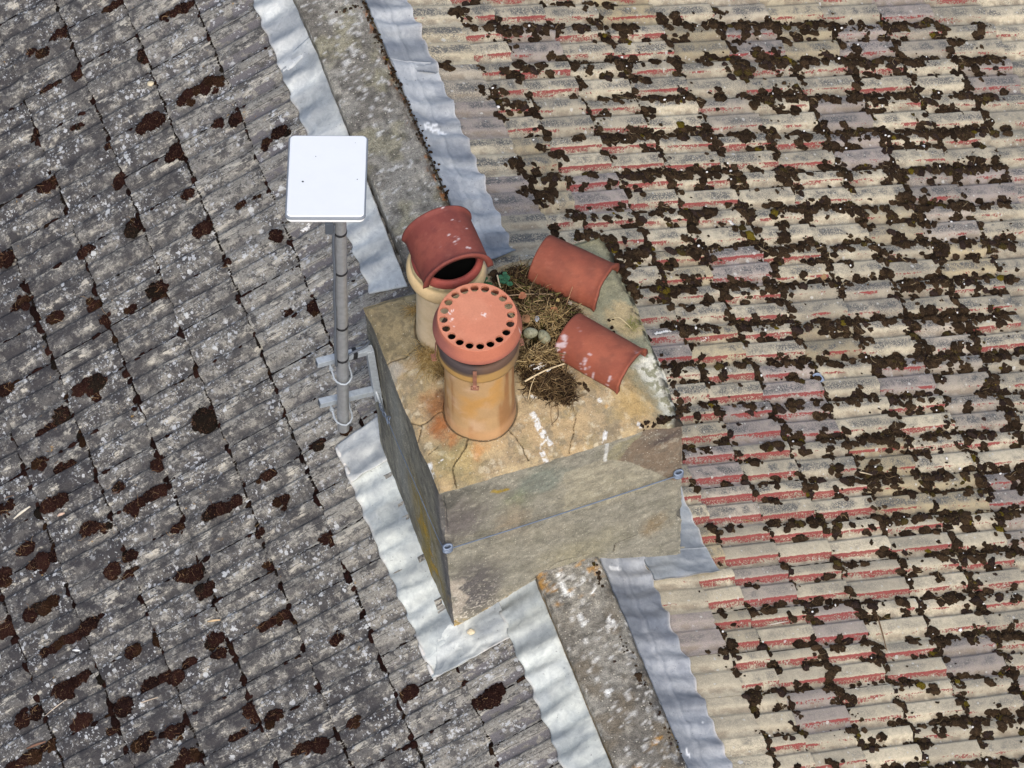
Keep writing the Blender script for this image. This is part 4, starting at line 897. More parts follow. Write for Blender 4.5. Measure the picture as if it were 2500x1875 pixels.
def build_nest():
    r = thing('bird_nest', (float(NEST_C[0]), float(NEST_C[1]), .565), 'scruffy bird nest of brown roots, moss and dry grass on the chimney top', 'nest')
    lo = np.min(NEST_POLY, 0)-.04; hi = np.max(NEST_POLY, 0)+.04; nx, ny = 170, 190
    X, Y = np.meshgrid(np.linspace(lo[0], hi[0], nx), np.linspace(lo[1], hi[1], ny), indexing='ij'); Z, sd = nest_h(X, Y)
    P = np.stack([X, Y, Z+(fbm(np.stack([X, Y, 0*X], -1), 90, 3, 402)-.5)*.026], -1)
    c = np.broadcast_to(SA(44, 36, 26), P.shape).copy(); c = mixc(c, SA(40, 31, 24), sstep(.45, .6, fbm(P, 30, 4, 403))*.8); c = mixc(c, SA(82, 68, 44), sstep(.54, .66, fbm(P, 22, 4, 404))*.7); c = mixc(c, SA(84, 88, 44), sstep(.56, .66, fbm(P, 12, 4, 405))*sstep(-.02, .06, Y-CUP[1])*.7)
    part(r, 'nest_base', P, grid_faces(nx, ny), MOSS, True, c)
    def cf(pred):
        def fn(N, g):
            out = []
            while len(out) < N:
                p = lo+(hi-lo)*g.random((N*3, 2)); z, s = nest_h(p[:, 0], p[:, 1]); ok = (s > -.006) & pred(p, s, g)
                out += [(a, b, c_+.004+abs(g.normal(0, .006))) for (a, b), c_ in zip(p[ok], z[ok])]
            return np.array(out[:N])
        return fn
    notcup = lambda p, s, g: np.hypot(p[:, 0]-CUP[0], p[:, 1]-CUP[1]) > .045
    ring = lambda p, s, g: np.abs(np.hypot(p[:, 0]-CUP[0], p[:, 1]-CUP[1])-.095) < .035
    front = lambda p, s, g: p[:, 1] < CUP[1]-.06
    back = lambda p, s, g: p[:, 1] > CUP[1]+.03
    sets = [('dark_roots', 1500, notcup, (.02, .07), .25, (.0006, .0013), [(58, 44, 32), (78, 60, 42), (40, 30, 24)], .3),
            ('brown_roots', 1100, notcup, (.03, .10), .3, (.0005, .0012), [(92, 72, 50), (74, 58, 42), (112, 92, 64)], .25),
            ('dry_grass', 260, notcup, (.04, .13), .2, (.0006, .0014), [(160, 136, 100), (176, 152, 112), (134, 110, 80)], .2),
            ('cup_lining', 520, ring, (.05, .12), .35, (.0007, .0015), [(166, 142, 98), (138, 116, 78), (184, 160, 116)], .06),
            ('fine_roots', 520, front, (.02, .07), .45, (.0004, .0010), [(112, 90, 62), (90, 72, 50), (134, 112, 80)], .35),
            ('green_grass', 220, back, (.03, .09), .3, (.0006, .0014), [(112, 112, 60), (92, 94, 48), (140, 130, 84)], .35)]
    for i, (nm, N, pred, ln, cu, rd, cols, up) in enumerate(sets):
        V, F, kv = strands(int(N*.6), cf(pred), ln, cu, (rd[0]*1.5, rd[1]*1.6), 500+i, up)
        if nm == 'cup_lining':   # lay these round the cup
            pass
        cc = np.array([SA(*cols[j]) for j in np.random.default_rng(600+i).integers(0, len(cols), int(N*.6))]); o = part(r, nm, V, F, FIBRE, True, np.repeat(cc, kv, 0)); o['kind'] = 'stuff'
    # dead leaves
    g = np.random.default_rng(77); its = []; cl = []
    for px, py, sz, colr in ((1276,720,.018,(150,96,70)),(1283,775,.022,(140,98,66)),(1352,760,.022,(158,104,74)),(1368,765,.02,(164,120,78)),(1337,765,.02,(120,80,66)),(1362,735,.014,(178,160,90)),(1390,735,.018,(196,178,160)),(1322,800,.014,(84,62,48)),(1376,775,.014,(150,128,70))):
        pass
    return r
nest = build_nest()
def leaf_mesh(sz, seed):
    g = np.random.default_rng(seed); n = 9; t = np.linspace(0, 1, n); w = np.sin(np.pi*t)**.8*.42
    X, Yy = np.meshgrid(t-.5, np.linspace(-1, 1, 5), indexing='ij'); Yv = Yy*w[:, None]; Z = .18*np.abs(Yy)*w[:, None]+.12*np.sin(X*5+seed)+(g.random(X.shape)-.5)*.04
    return np.stack([X, Yv, Z], -1).reshape(-1, 3)*sz, grid_faces(n, 5)
LEAFS = [((0.0489, 0.0172, 0.625), .036, (150,98,72), 'curled brown dead leaf beside the pot cap in the nest'), ((0.0246, -0.0888, 0.63), .042, (138,100,70), 'broad brown dead leaf behind the left egg'),
         ((0.1376, -0.0964, 0.635), .040, (160,106,76), 'reddish dead leaf in the nest just left of the front half-round tile'), ((0.1124, -0.1001, 0.63), .034, (118,80,66), 'dark purplish dead leaf behind the right egg'),
         ((0.1709, -0.0513, 0.63), .018, (150,130,84), 'small yellowish dead leaf in the nest below the back half-round tile'), ((0.2118, -0.0797, 0.63), .018, (148,134,118), 'small bleached leaf beside the lower end of the back tile')]
for i, (p, sz, cc, lab) in enumerate(LEAFS):
    V, F = leaf_mesh(sz, 20+i); a = i*1.9; Rm = np.array([[math.cos(a), -math.sin(a), 0], [math.sin(a), math.cos(a), 0], [0, 0, 1]])
    o = link('dead_leaf', mesh_np('dead_leaf', V@Rm.T, F, LEAF, True, np.broadcast_to(SA(*cc), (len(V), 3))), None, tuple(p)); o.rotation_euler = (.2, -.15, 0); tag(o, lab, 'leaf', 'dead leaves in the nest')
def egg(p, ax, L, label, seed):
    n, k = 36, 26; t = np.linspace(0, np.pi, k); pr = np.stack([np.sin(t)*.375*(1+.16*np.cos(t)), -np.cos(t)*.5], -1)*L
    G, F = lathe(pr, n); d = Vector(ax).normalized(); q = Vector((0, 0, 1)).rotation_difference(d); Mx = np.array(q.to_matrix()); P = G.reshape(-1, 3)@Mx.T
    g = np.random.default_rng(seed); c = np.broadcast_to(SA(150, 148, 122), P.shape).copy(); c = mixc(c, SA(132, 130, 104), sstep(.45, .6, fbm(P, 60, 3, seed)))
    for i in range(70):
        dr = g.normal(0, 1, 3); dr /= np.linalg.norm(dr); pt = G.reshape(-1, 3)[np.argmax(G.reshape(-1, 3)@(dr*np.array([1, 1, .7])))]@Mx.T
        w = L*(.018+.03*g.random()**2); m = 1-sstep(w*.5, w, np.linalg.norm(P+(fbm(P, 150, 2, 3)[:, None]-.5)*.004-pt, axis=1)); c = mixc(c, SA(66, 58, 44) if g.random() < .7 else SA(104, 98, 80), m*.85)
    o = link('egg', mesh_np('egg', P, F, mat_col('speckled_egg', .5, .4, 300, .05, 60, .05, 0) if 'EGGM' not in globals() else EGGM, True, c), None, tuple(p)); tag(o, label, 'egg', 'eggs in the nest'); return o
EGGM = mat_col('speckled_egg', .5, .4, 300, .05, 60, .05, 0)
egg(EGG1, (.92, -.30, .12), .058, 'speckled olive egg lying lengthwise in the nest, next to the capped pot', 5)
egg(EGG2, (-.25, .86, .42), .060, 'speckled olive egg standing more upright, on the side of the half-round tile', 6)

def grass_tuft(name, pt, N, L, spread, label, cols, seed, lean=(0, 0), rad=(.0005, .0011)):
    g = np.random.default_rng(seed); base = np.array(pt)+np.stack([g.normal(0, spread, N), g.normal(0, spread, N), 0*np.zeros(N)], -1); a = g.random(N)*2*np.pi
    d = np.stack([np.cos(a)*.9+lean[0], np.sin(a)*.9+lean[1], .30+.5*g.random(N)], -1); d /= np.linalg.norm(d, axis=1)[:, None]; Lg = L*(.4+.6*g.random(N)); k = 6; t = np.linspace(0, 1, k)
    P = base[:, None]+d[:, None]*(t[None]*Lg[:, None])[..., None]; P[..., 2] -= (t[None]**2)*Lg[:, None]*(.25+.25*g.random(N))[:, None]; P += (g.random((N, k, 3))-.5)*.006
    P[..., 2] = np.maximum(P[..., 2], topz(P[..., 0], P[..., 1])+.001)
    rr = (rad[0]+(rad[1]-rad[0])*g.random(N))[:, None]*np.linspace(1, .35, k)[None]; side = np.cross(d, [0, 0, 1.]); side /= np.linalg.norm(side, axis=1)[:, None]; b2 = np.cross(d, side); an = np.arange(3)*2*np.pi/3
    V = (P[:, :, None]+rr[:, :, None, None]*(np.cos(an)[None, None, :, None]*side[:, None, None]+np.sin(an)[None, None, :, None]*b2[:, None, None])).reshape(N, k*3, 3); f = [(i*3+j, (i+1)*3+j, (i+1)*3+(j+1) % 3, i*3+(j+1) % 3) for i in range(k-1) for j in range(3)]
    F = (np.arange(N)[:, None, None]*k*3+np.array(f)[None]).reshape(-1, 4); cc = np.array([SA(*cols[j]) for j in g.integers(0, len(cols), N)])
    o = link(name, mesh_np(name, V.reshape(-1, 3)-np.array(pt), F, FIBRE, True, np.repeat(cc, k*3, 0)), None, tuple(pt)); tag(o, label, 'grass tuft', 'dry grass tufts on the chimney')
STRAW = [(188, 160, 104), (168, 138, 84), (150, 120, 72), (204, 180, 128)]
grass_tuft('grass_tuft', (-0.3749, -0.1037, 0.565), 420, .085, .026, 'large straw-coloured grass tuft in the gap between the two pots', STRAW, 31, (-.25, -.2))
grass_tuft('grass_tuft', (-0.3462, -0.1672, 0.565), 160, .05, .018, 'brown withered grass tuft pressed against the amber pot base', [(120, 96, 60), (92, 70, 46), (150, 122, 78)], 32, (-.2, -.1))
grass_tuft('grass_tuft', (-0.3596, 0.1351, 0.562), 90, .062, .010, 'small pale grass tuft left of the buff pot', STRAW, 33, (-.8, -.1))
grass_tuft('grass_tuft', (0.4245, -0.2166, 0.555), 70, .05, .016, 'sparse greenish grass tuft near the right edge of the chimney top', [(150, 150, 84), (168, 160, 104), (116, 122, 62)], 34, (0, .2))
def stalk(name, pts, r, colr, label, cat, group=None, n=6):
    P = smoothpath(pts, 24); o0 = P[0].copy(); V, F = tube(P-o0, np.linspace(r, r*.7, 24), n); o = link(name, mesh_np(name, V, F, FIBRE, True, np.broadcast_to(SA(*colr), (len(V), 3))), None, tuple(o0.tolist())); tag(o, label, cat, group); return o
stalk('reed_stem', [(-0.0749, -0.3525, 0.625), (0.0135, -0.3372, 0.632), (0.0963, -0.3331, 0.632)], .0042, (206, 186, 150), 'thick pale straw stem lying on the front of the nest', 'stem')
stalk('reed_stem', [(-0.0787, -0.4062, 0.575), (-0.056, -0.371, 0.6), (-0.0305, -0.3466, 0.625)], .0022, (196, 176, 140), 'thin pale straw hanging off the front of the nest, below the thick stem', 'stem')
stalk('reed_stem', [(0.2399, -0.0294, 0.66), (0.2113, -0.0621, 0.64), (0.1867, -0.0882, 0.62)], .0013, (168, 132, 100), 'short straw leaning up against the back half-round tile', 'stem')
stalk('reed_stem', [(-0.0103, 0.148, 0.61), (-0.016, 0.1126, 0.612), (-0.0171, 0.0903, 0.61)], .0035, (206, 186, 154), 'short pale stub of straw near the hooded pot', 'stem')
stalk('reed_stem', [(-0.0166, 0.0437, 0.62), (0.072, 0.0151, 0.628), (0.1634, -0.0154, 0.625)], .0018, (168, 144, 116), 'long thin twig lying straight across the back of the nest', 'stem')
stalk('twig', [(0.0238, -0.456, 0.565), (0.0105, -0.5023, 0.562), (-0.0047, -0.5211, 0.56), (-0.0313, -0.5339, 0.558)], .0016, (104, 84, 62), 'bent dark twig below the nest on bare mortar', 'twig')
stalk('twig', [(-0.0019, -0.4567, 0.565), (-0.018, -0.4968, 0.56), (-0.0269, -0.5452, 0.558)], .0012, (128, 104, 74), 'straight thin twig crossing the bent one below the nest', 'twig')
stalk('reed_stem', [(0.3449, -0.1713, 0.575), (0.3743, -0.1878, 0.6), (0.3982, -0.2165, 0.585), (0.4131, -0.2329, 0.565)], .0016, (206, 190, 150), 'arched pale straw beside the front half-round tile', 'stem')
V, F = leaf_mesh(.030, 3); o = link('feather', mesh_np('feather', V*np.array([1, .7, .5]), F, LEAF, True, np.broadcast_to(SA(150, 153, 160), (len(V), 3))), None, (0.0632, -0.109, 0.64)); o.rotation_euler = (.1, -.2, R(65)); tag(o, 'small pale blue-grey feather in the nest behind the eggs', 'feather')
g = np.random.default_rng(3); its = []
for i in range(9):
    p = np.array((0.0105, -0.3081, 0.625))+g.normal(0, .011, 3)*np.array([1, 1, .2]); its.append(tube(smoothpath([p-[.012, 0, 0], p+g.normal(0, .006, 3), p+[.010, .006, 0]], 6), .0028, 5))
V, F = merge(its); c0 = V.mean(0); o = link('white_down', mesh_np('white_down', V-c0, F, SHELL), None, tuple(c0.tolist())); tag(o, 'tuft of soiled white down on the nest, above the thick straw stem', 'down feather')
its = []; cs_ = []
for i in range(26):
    V, F = leaf_mesh(.022, 40+i); a = g.random()*6.28; p = np.array((0.0122, 0.1199, 0.61) if i % 2 else (-0.0588, 0.1316, 0.6))+g.normal(0, .012, 3)*np.array([1, 1, .4]); Rm = np.array([[math.cos(a), -math.sin(a), 0], [math.sin(a), math.cos(a), 0], [0, 0, 1]]); its.append((V@Rm.T+p, [F]))
V, F = merge(its[1::2]); c0 = V.mean(0); o = link('weed', mesh_np('weed', V-c0, F, LEAF, True, np.broadcast_to(SA(52, 96, 70), (len(V), 3))), None, tuple(c0.tolist())); tag(o, 'small dark green weed rosette at the back of the nest', 'weed')
V, F = merge(its[0::2]); c0 = V.mean(0); o = link('weed', mesh_np('weed', V-c0, F, LEAF, True, np.broadcast_to(SA(46, 84, 50), (len(V), 3))), None, tuple(c0.tolist())); tag(o, 'small dark green weed between the hooded pot and the perforated cap', 'weed')

# ------------------------------------------------------------------ antenna, mast, bracket, lashing
MB, MT = np.array([-.694, .058, -.049]), np.array([-.672, .058, 1.63])
def build_mast():
    ax = (MT-MB)/np.linalg.norm(MT-MB)
    r = thing('antenna_mast', tuple(MB.tolist()), 'galvanised round steel mast clamped to the left side of the chimney', 'mast')
    n = 40; prof = [(.0, 0), (.019, 0), (.0215, -.001), (.0235, .001), (.0238, .004), (.0238, np.linalg.norm(MT-MB)), (0, np.linalg.norm(MT-MB))]
    pr = [(.019, .02), (.0195, 0), (.0225, -.0005), (.0238, .0012)]+[(.0238, z) for z in np.linspace(.01, np.linalg.norm(MT-MB), 30)]+[(.001, np.linalg.norm(MT-MB))]
    G, F = lathe(pr, n); q = Vector((0, 0, 1)).rotation_difference(Vector(ax)); P = G.reshape(-1, 3)@np.array(q.to_matrix()).T+MB; part(r, 'pole', P, F, POLE, True)
    def at(z): return MB+ax*(z-MB[2])/ax[2]
    for z, h in [(0.5015, .007), (0.7445, .007), (1.147, .007), (1.429, .007)]:
        G, F = lathe([(.0236, -h), (.0256, -h), (.0262, 0), (.0256, h), (.0236, h)], 40); P = G.reshape(-1, 3)@np.array(q.to_matrix()).T+at(z); part(r, 'tape_band', P, F, BLACK, True)
    # cable strapped to the left of the pole
    zs = np.linspace(.47, 1.50, 30); pts = [at(z)+np.array([-.0285-.004*math.sin((z-.47)*9)**2, -.010, 0]) for z in zs]
    pts = [at(.455)+np.array([-.012, .03, 0]), at(.46)+np.array([-.026, .004, 0])]+pts; V, F = tube(pts, .0052, 8); part(r, 'cable', V, F, CABLE, True)
    return r
mast = build_mast()
def build_bracket():
    y0 = .118; r = thing('wall_bracket', (-.55, y0, .08), 'galvanised two-armed wall bracket holding the mast against the chimney side', 'bracket')
    ax = lambda d: (lambda d: [d, [0, 1, 0], np.cross(d, [0, 1, 0])])(np.array(d)/np.linalg.norm(d))
    for (a, b) in (((-.775, y0, .412), (-.552, y0, .392)), ((-.772, y0, .098), (-.530, y0, .066))):
        a, b = np.array(a), np.array(b); d = (b-a)/np.linalg.norm(b-a); w = np.cross(d, [0, 1, 0]); V, F = box((a+b)/2, (np.linalg.norm(b-a), .030, .032), ax=[d, [0, 1, 0], w], bev=.003); arm = part(r, 'arm', V, F, GALV, False)
        V, F = box(a-d*.0005, (.0012, .024, .026), ax=[d, [0, 1, 0], w]); part(arm, 'hollow_shade', V, F, DARKG, False)  # dark plate in place of the shade inside the open arm
    a, b = np.array([-.556, y0, .398]), np.array([-.530, y0-.01, .02]); d = (b-a)/np.linalg.norm(b-a); w = np.cross(d, [0, 1, 0]); V, F = box((a+b)/2, (np.linalg.norm(b-a), .034, .030), ax=[d, [0, 1, 0], w], bev=.003); part(r, 'upright', V, F, GALV, False)
    V, F = box(b+np.array([.008, 0, -.0]), (.09, .07, .006), ax=[d, [0, 1, 0], w], bev=.001); part(r, 'foot_plate', V, F, GALV, False)
    for z in (.36, .045):
        pz = MB+(MT-MB)*(z-MB[2])/(MT-MB)[2]; rr = .031; pts = [pz+np.array([-rr-.004, .075, .04]), pz+np.array([-rr-.004, .03, .018])]
        for t in np.linspace(np.pi*1.0, 2*np.pi, 7): pts.append(pz+np.array([rr*1.15*math.cos(t), rr*1.1*math.sin(t)-.004, -.006+.012*abs(math.cos(t))]))
        pts += [pz+np.array([rr+.004, .03, .018]), pz+np.array([rr+.004, .075, .04])]; V, F = tube(pts, .0042, 8); u = part(r, 'u_bolt', V, F, GALV, True)
        for sx in (-1, 1):
            G, F = lathe([(.0, .006), (.0085, .006), (.0085, -.006), (0, -.006)], 6); V = G.reshape(-1, 3)[:, [0, 2, 1]]+pz+np.array([sx*(rr+.004), .034, .020]); part(u, 'nut', V, F, GALV, False)
    a, b = np.array([-.70, y0, .406]), np.array([-.552, y0, .392]); V, F = tube([(-.612, y0-.0, .415), (-.598, y0, .413)], .026, 4); d = (b-a)/np.linalg.norm(b-a); V, F = box((-.618, y0, .3985), (.018, .036, .040), ax=[d, [0, 1, 0], np.cross(d, [0, 1, 0])], bev=.003); part(r, 'tape_wrap', V, F, BLACK, False)
    pts = smoothpath([(-.668, y0-.02, .425), (-.62, y0-.012, .432), (-.57, y0+.0, .428), (-.548, y0+.02, .42)], 16); V, F = tube(pts, .0055, 8); part(r, 'cable', V, F, CABLE, True)
    V, F = tube([(-.541, .100, .10), (-.532, .072, .04), (-.526, .058, .0)], .006, 8); part(r, 'eye_bolt', V, F, GALV, True)
build_bracket()
def build_antenna():
    az, tilt = .3467, R(20)
    h = np.array([math.sin(az), math.cos(az), 0]); rt = np.array([math.cos(az), -math.sin(az), 0]); U = h*math.cos(tilt)-np.array([0, 0, 1])*math.sin(tilt); N = np.cross(rt, U)
    C = np.array((-0.7063, 0.1, 1.771)); r = thing('satellite_antenna', tuple((C-N*.06).tolist()), 'flat white rectangular satellite antenna panel on top of the steel mast', 'antenna')
    w, hh, rad = .300, .506, .025
    def rrect(w, h, rad, n=8):
        o = []
        for cx, cy, a in ((w/2-rad, h/2-rad, 0), (-w/2+rad, h/2-rad, 90), (-w/2+rad, -h/2+rad, 180), (w/2-rad, -h/2+rad, 270)):
            for t in np.linspace(0, 90, n): o.append((cx+rad*math.cos(R(a+t)), cy+rad*math.sin(R(a+t))))
        return np.array(o)
    def slab(levels):
        rings = [np.c_[rrect(w-2*i, hh-2*i, max(rad-i, .004)), np.full(32, z)] for i, z in levels]; k = len(rings); V = np.array(rings); V = V.transpose(1, 0, 2).reshape(-1, 3); F = [grid_faces(32, k, wrap_u=True)]
        V = np.vstack([V, [0, 0, levels[0][1]], [0, 0, levels[-1][1]]]); n = len(V); u = np.arange(32)*k; u2 = np.roll(u, -1); F.append(np.stack([u2, u, np.full(32, n-2)], 1)); F.append(np.stack([u+k-1, u2+k-1, np.full(32, n-1)], 1)); return V, F
    B = np.array([rt, U, N])
    V, F = slab([(.0055, -.004), (.0055, .0025), (.0065, .0040), (.0075, .0046)]); part(r, 'face_plate', V@B+C, F, WHITE, False)
    V, F = slab([(.004, -.012), (.0, -.010), (.0, -.0005), (.0015, .0015), (.0048, .0018), (.0050, -.002)]); part(r, 'edge_frame', V@B+C, F, GREYP, False)
    V, F = slab([(.03, -.034), (.012, -.029), (.004, -.020), (.003, -.0125), (.006, -.0125)]); part(r, 'rear_shell', V@B+C, F, WHITE, False)
    # mount behind the panel
    top = MT.copy(); V, F = tube([top-[0, 0, .075], top+[0, 0, .004]], .029, 20); mt = part(r, 'mount_socket', V, F, DARKG, True)
    ml = np.array((-0.7214, 0.045, 1.508)); V, F = box(ml, (.032, .028, .075), ax=[rt, h, [0, 0, 1]], bev=.004); part(mt, 'clamp', V, F, DARKG, False)
    j = C-N*.042; V, F = tube([top+[0, 0, -.02], (top+j)/2+[-.005, 0, .01], j], .02, 12); part(r, 'mount_arm', V, F, DARKG, True)
    # dirt specks on the face
    for px, py, rr in ((742,446,.0042),(770,384,.0018),(870,440,.0022),(710,520,.0014),(862,350,.0012)):
        q = (np.array([px, py])-np.array([798, 431]))*np.array([.001594, -.00251]); V, F = tube([C+rt*q[0]+U*q[1]+N*.0042, C+rt*q[0]+U*q[1]+N*.0052], rr, 10); part(r, 'dirt_speck', V, F, BLACK, False)
build_antenna()
def build_lashing():
    r = thing('lashing_wire', (-.50, -.70, .10), 'steel lashing wire stretched round the chimney, fixed at both front corners', 'wire')
    L1 = np.array((-0.5293, -0.7, 0.1443)); R1 = np.array((0.4606, -0.68, 0.1263))
    k = 30; t = np.linspace(0, 1, k)[:, None]; P = L1*(1-t)+R1*t; P[:, 2] -= .006*np.sin(np.pi*t[:, 0]); P[:, 1] -= .004
    V, F = tube(P, .0030, 7); part(r, 'front_wire', V, F, WIRE, True)
    P2 = P+np.array([0, -.003, .0055]); V, F = tube(P2, .0022, 6); part(r, 'front_wire', V, F, WIRE, True)
    pts = np.array([(-0.524, -0.6649, 0.1114), (-0.526, -0.5924, 0.0958), (-0.536, -0.3578, 0.13), (-0.538, -0.1806, 0.1132), (-0.536, -0.0601, 0.0974), (-0.536, 0.03, 0.0876)])
    V, F = tube(smoothpath(pts, 40)+np.array([-.004, 0, 0]), .0019, 6); part(r, 'side_wire', V, F, WIRE, True)
    g = np.random.default_rng(4); its = []
    for i in range(3):
        q = smoothpath([np.array((-0.54, 0.0274, 0.1102)), np.array((-0.54, -0.0074, 0.1083))+g.normal(0, .006, 3), np.array((-0.54, -0.0423, 0.1098))+g.normal(0, .006, 3), np.array((-0.538, -0.0663, 0.1087))], 20); th = np.linspace(0, 14, 20)+i*2.1
        q = q+np.stack([-.006+.004*np.cos(th), .006*np.sin(th), .004*np.cos(th)], -1); its.append(tube(q, .0022, 5))
    V, F = merge(its); part(r, 'twisted_tail', V, F, WIRE, True)
    for c, sx in ((L1+np.array([.012, .004, 0]), 1), (R1+np.array([-.006, .004, .002]), -1)):
        its = []
        for dz in (-.012, 0, .012):
            t = np.linspace(0, 2*np.pi, 20); its.append(tube(np.stack([c[0]+.017*np.cos(t), c[1]+.009*np.sin(t)-.004, c[2]+dz+.004*np.sin(t)], -1), .0052, 7, caps=False))
        its.append(box(c+np.array([0, .004, 0]), (.030, .010, .032), bev=.003)); V, F = merge(its); part(r, 'corner_fixing', V, F, WIRE, True)
build_lashing()

# ------------------------------------------------------------------ moss
def ico(sub):
    bm = bmesh.new(); bmesh.ops.create_icosphere(bm, subdivisions=sub, radius=1); bm.verts.index_update(); V = np.array([v.co[:] for v in bm.verts]); F = np.array([[v.index for v in f.verts] for f in bm.faces]); bm.free(); return V, F
def dome_templates(sub, n, seed, amp=.42, f=(2.2, 6.0)):
    V, F = ico(sub); keep = V[:, 2] > -.35; mp = np.full(len(V), -1); mp[keep] = np.arange(keep.sum()); Fk = F[keep[F].all(1)]; Fk = mp[Fk]; V = V[keep]; out = []
    for i in range(n):
        o = np.array([i*9.1+seed, 0, 0]); r = 1+amp*(fbm(V+o, f[0], 3, seed+i)-.5)*2+.22*(fbm(V+o, f[1], 2, seed+i+50)-.5)*2; P = V*r[:, None]; P[:, 2] *= .62; out.append(P)
    return out, Fk
def fuzz(P, A, basis, N, seed, cols):
    """short fibres standing out of the moss so that its outline frays"""
    g = np.random.default_rng(seed); w = A[:, 3]**2; idx = g.choice(len(P), N, p=w/w.sum()); a = g.random(N)*2*np.pi; rr = np.sqrt(g.random(N))*1.02; hz = np.sqrt(np.maximum(0, 1-rr**2*.92))*.62
    loc = np.stack([np.cos(a)*rr*A[idx, 2], np.sin(a)*rr*A[idx, 3], hz*A[idx, 4]*.95], -1); d = np.stack([np.cos(a)*rr, np.sin(a)*rr, .35+hz], -1)+g.normal(0, .35, (N, 3)); d /= np.linalg.norm(d, axis=1)[:, None]
    sd = np.cross(d, g.normal(0, 1, (N, 3))); sd /= np.linalg.norm(sd, axis=1)[:, None]; L = (.003+.006*g.random(N)**1.5)[:, None]; wd = (.0007+.0009*g.random(N))[:, None]
    b2 = np.cross(d, sd)
    V = np.stack([loc+sd*wd, loc-sd*wd*.5+b2*wd*.8, loc-sd*wd*.5-b2*wd*.8, loc+d*L], 1)@basis+P[idx][:, None]
    F = (np.arange(N)[:, None, None]*4+np.array([[0, 1, 3], [1, 2, 3], [2, 0, 3]])[None]).reshape(-1, 3); cc = np.array([SA(*cols[k]) for k in g.integers(0, len(cols), N)])
    o = link('moss_fibres', mesh_np('moss_fibres', V.reshape(-1, 3), F, FIBRE, True, np.repeat(cc, 4, 0))); tag(o, 'frayed dry moss shoots standing out of the moss on the %s slope' % ('right' if basis is BR else 'left'), 'moss', None, 'stuff')
T_TINY = dome_templates(1, 6, 70, .4)
T_HI = dome_templates(4, 6, 1); T_MD = dome_templates(3, 10, 20); T_LO = dome_templates(2, 12, 40, .5)
def moss_mesh(items, tmpl, basis, colour_fn):
    """items: array rows x,y,z,rx,ry,h,rot ; basis rows = local axes"""
    Ts, F = tmpl; n = len(Ts[0]); V = np.zeros((len(items), n, 3)); g = np.random.default_rng(len(items)); pick = g.integers(0, len(Ts), len(items))
    for k in range(len(Ts)):
        m = pick == k
        if not m.any(): continue
        it = items[m]; P = Ts[k][None]*it[:, None, 3:6]; a = it[:, 6]+0; sp = g.random(m.sum())*0; ca, sa = np.cos(a)[:, None], np.sin(a)[:, None]
        Q = np.stack([P[..., 0]*ca-P[..., 1]*sa, P[..., 0]*sa+P[..., 1]*ca, P[..., 2]], -1); V[m] = Q@basis+it[:, None, :3]
    Fa = (np.arange(len(items))[:, None, None]*n+F[None]).reshape(-1, 3); C = np.repeat(colour_fn(items, g), n, 0).reshape(len(items), n, 3)
    return V.reshape(-1, 3), Fa, C.reshape(-1, 3)
BR = np.array([[math.cos(PR), 0, -math.sin(PR)], [0, 1, 0], [math.sin(PR), 0, math.cos(PR)]])
BL = np.array([[-math.cos(PL), 0, -math.sin(PL)], [0, 1, 0], [-math.sin(PL), 0, math.cos(PL)]])
def col_right(it, g):
    n = len(it); c = np.array([SA(56, 46, 36), SA(66, 54, 41), SA(48, 39, 31), SA(54, 45, 42), SA(68, 60, 34), SA(94, 84, 30)])[g.choice(6, n, p=[.38, .25, .23, .10, .03, .01])]; return c*(1.0+.55*g.random(n))[:, None]
def col_left(it, g):
    n = len(it); c = np.array([SA(48, 31, 28), SA(55, 36, 32), SA(40, 27, 25), SA(58, 42, 30), SA(40, 35, 30)])[g.choice(5, n, p=[.34, .24, .22, .12, .08])]; return c*(.68+.42*g.random(n))[:, None]
def in_view(P, mx=1.12):
    v = (P[:, 0]*.94-P[:, 1]*.34)/1.99; w = (P[:, 0]*.293+P[:, 1]*.81+P[:, 2]*.508)/1.495; return (np.abs(v) < mx) & (np.abs(w) < mx)
def strip_free(s, y):   # not on the chimney or the lead
    return (s > .35) & ~((s < .70) & (y < .40) & (y > -.86))
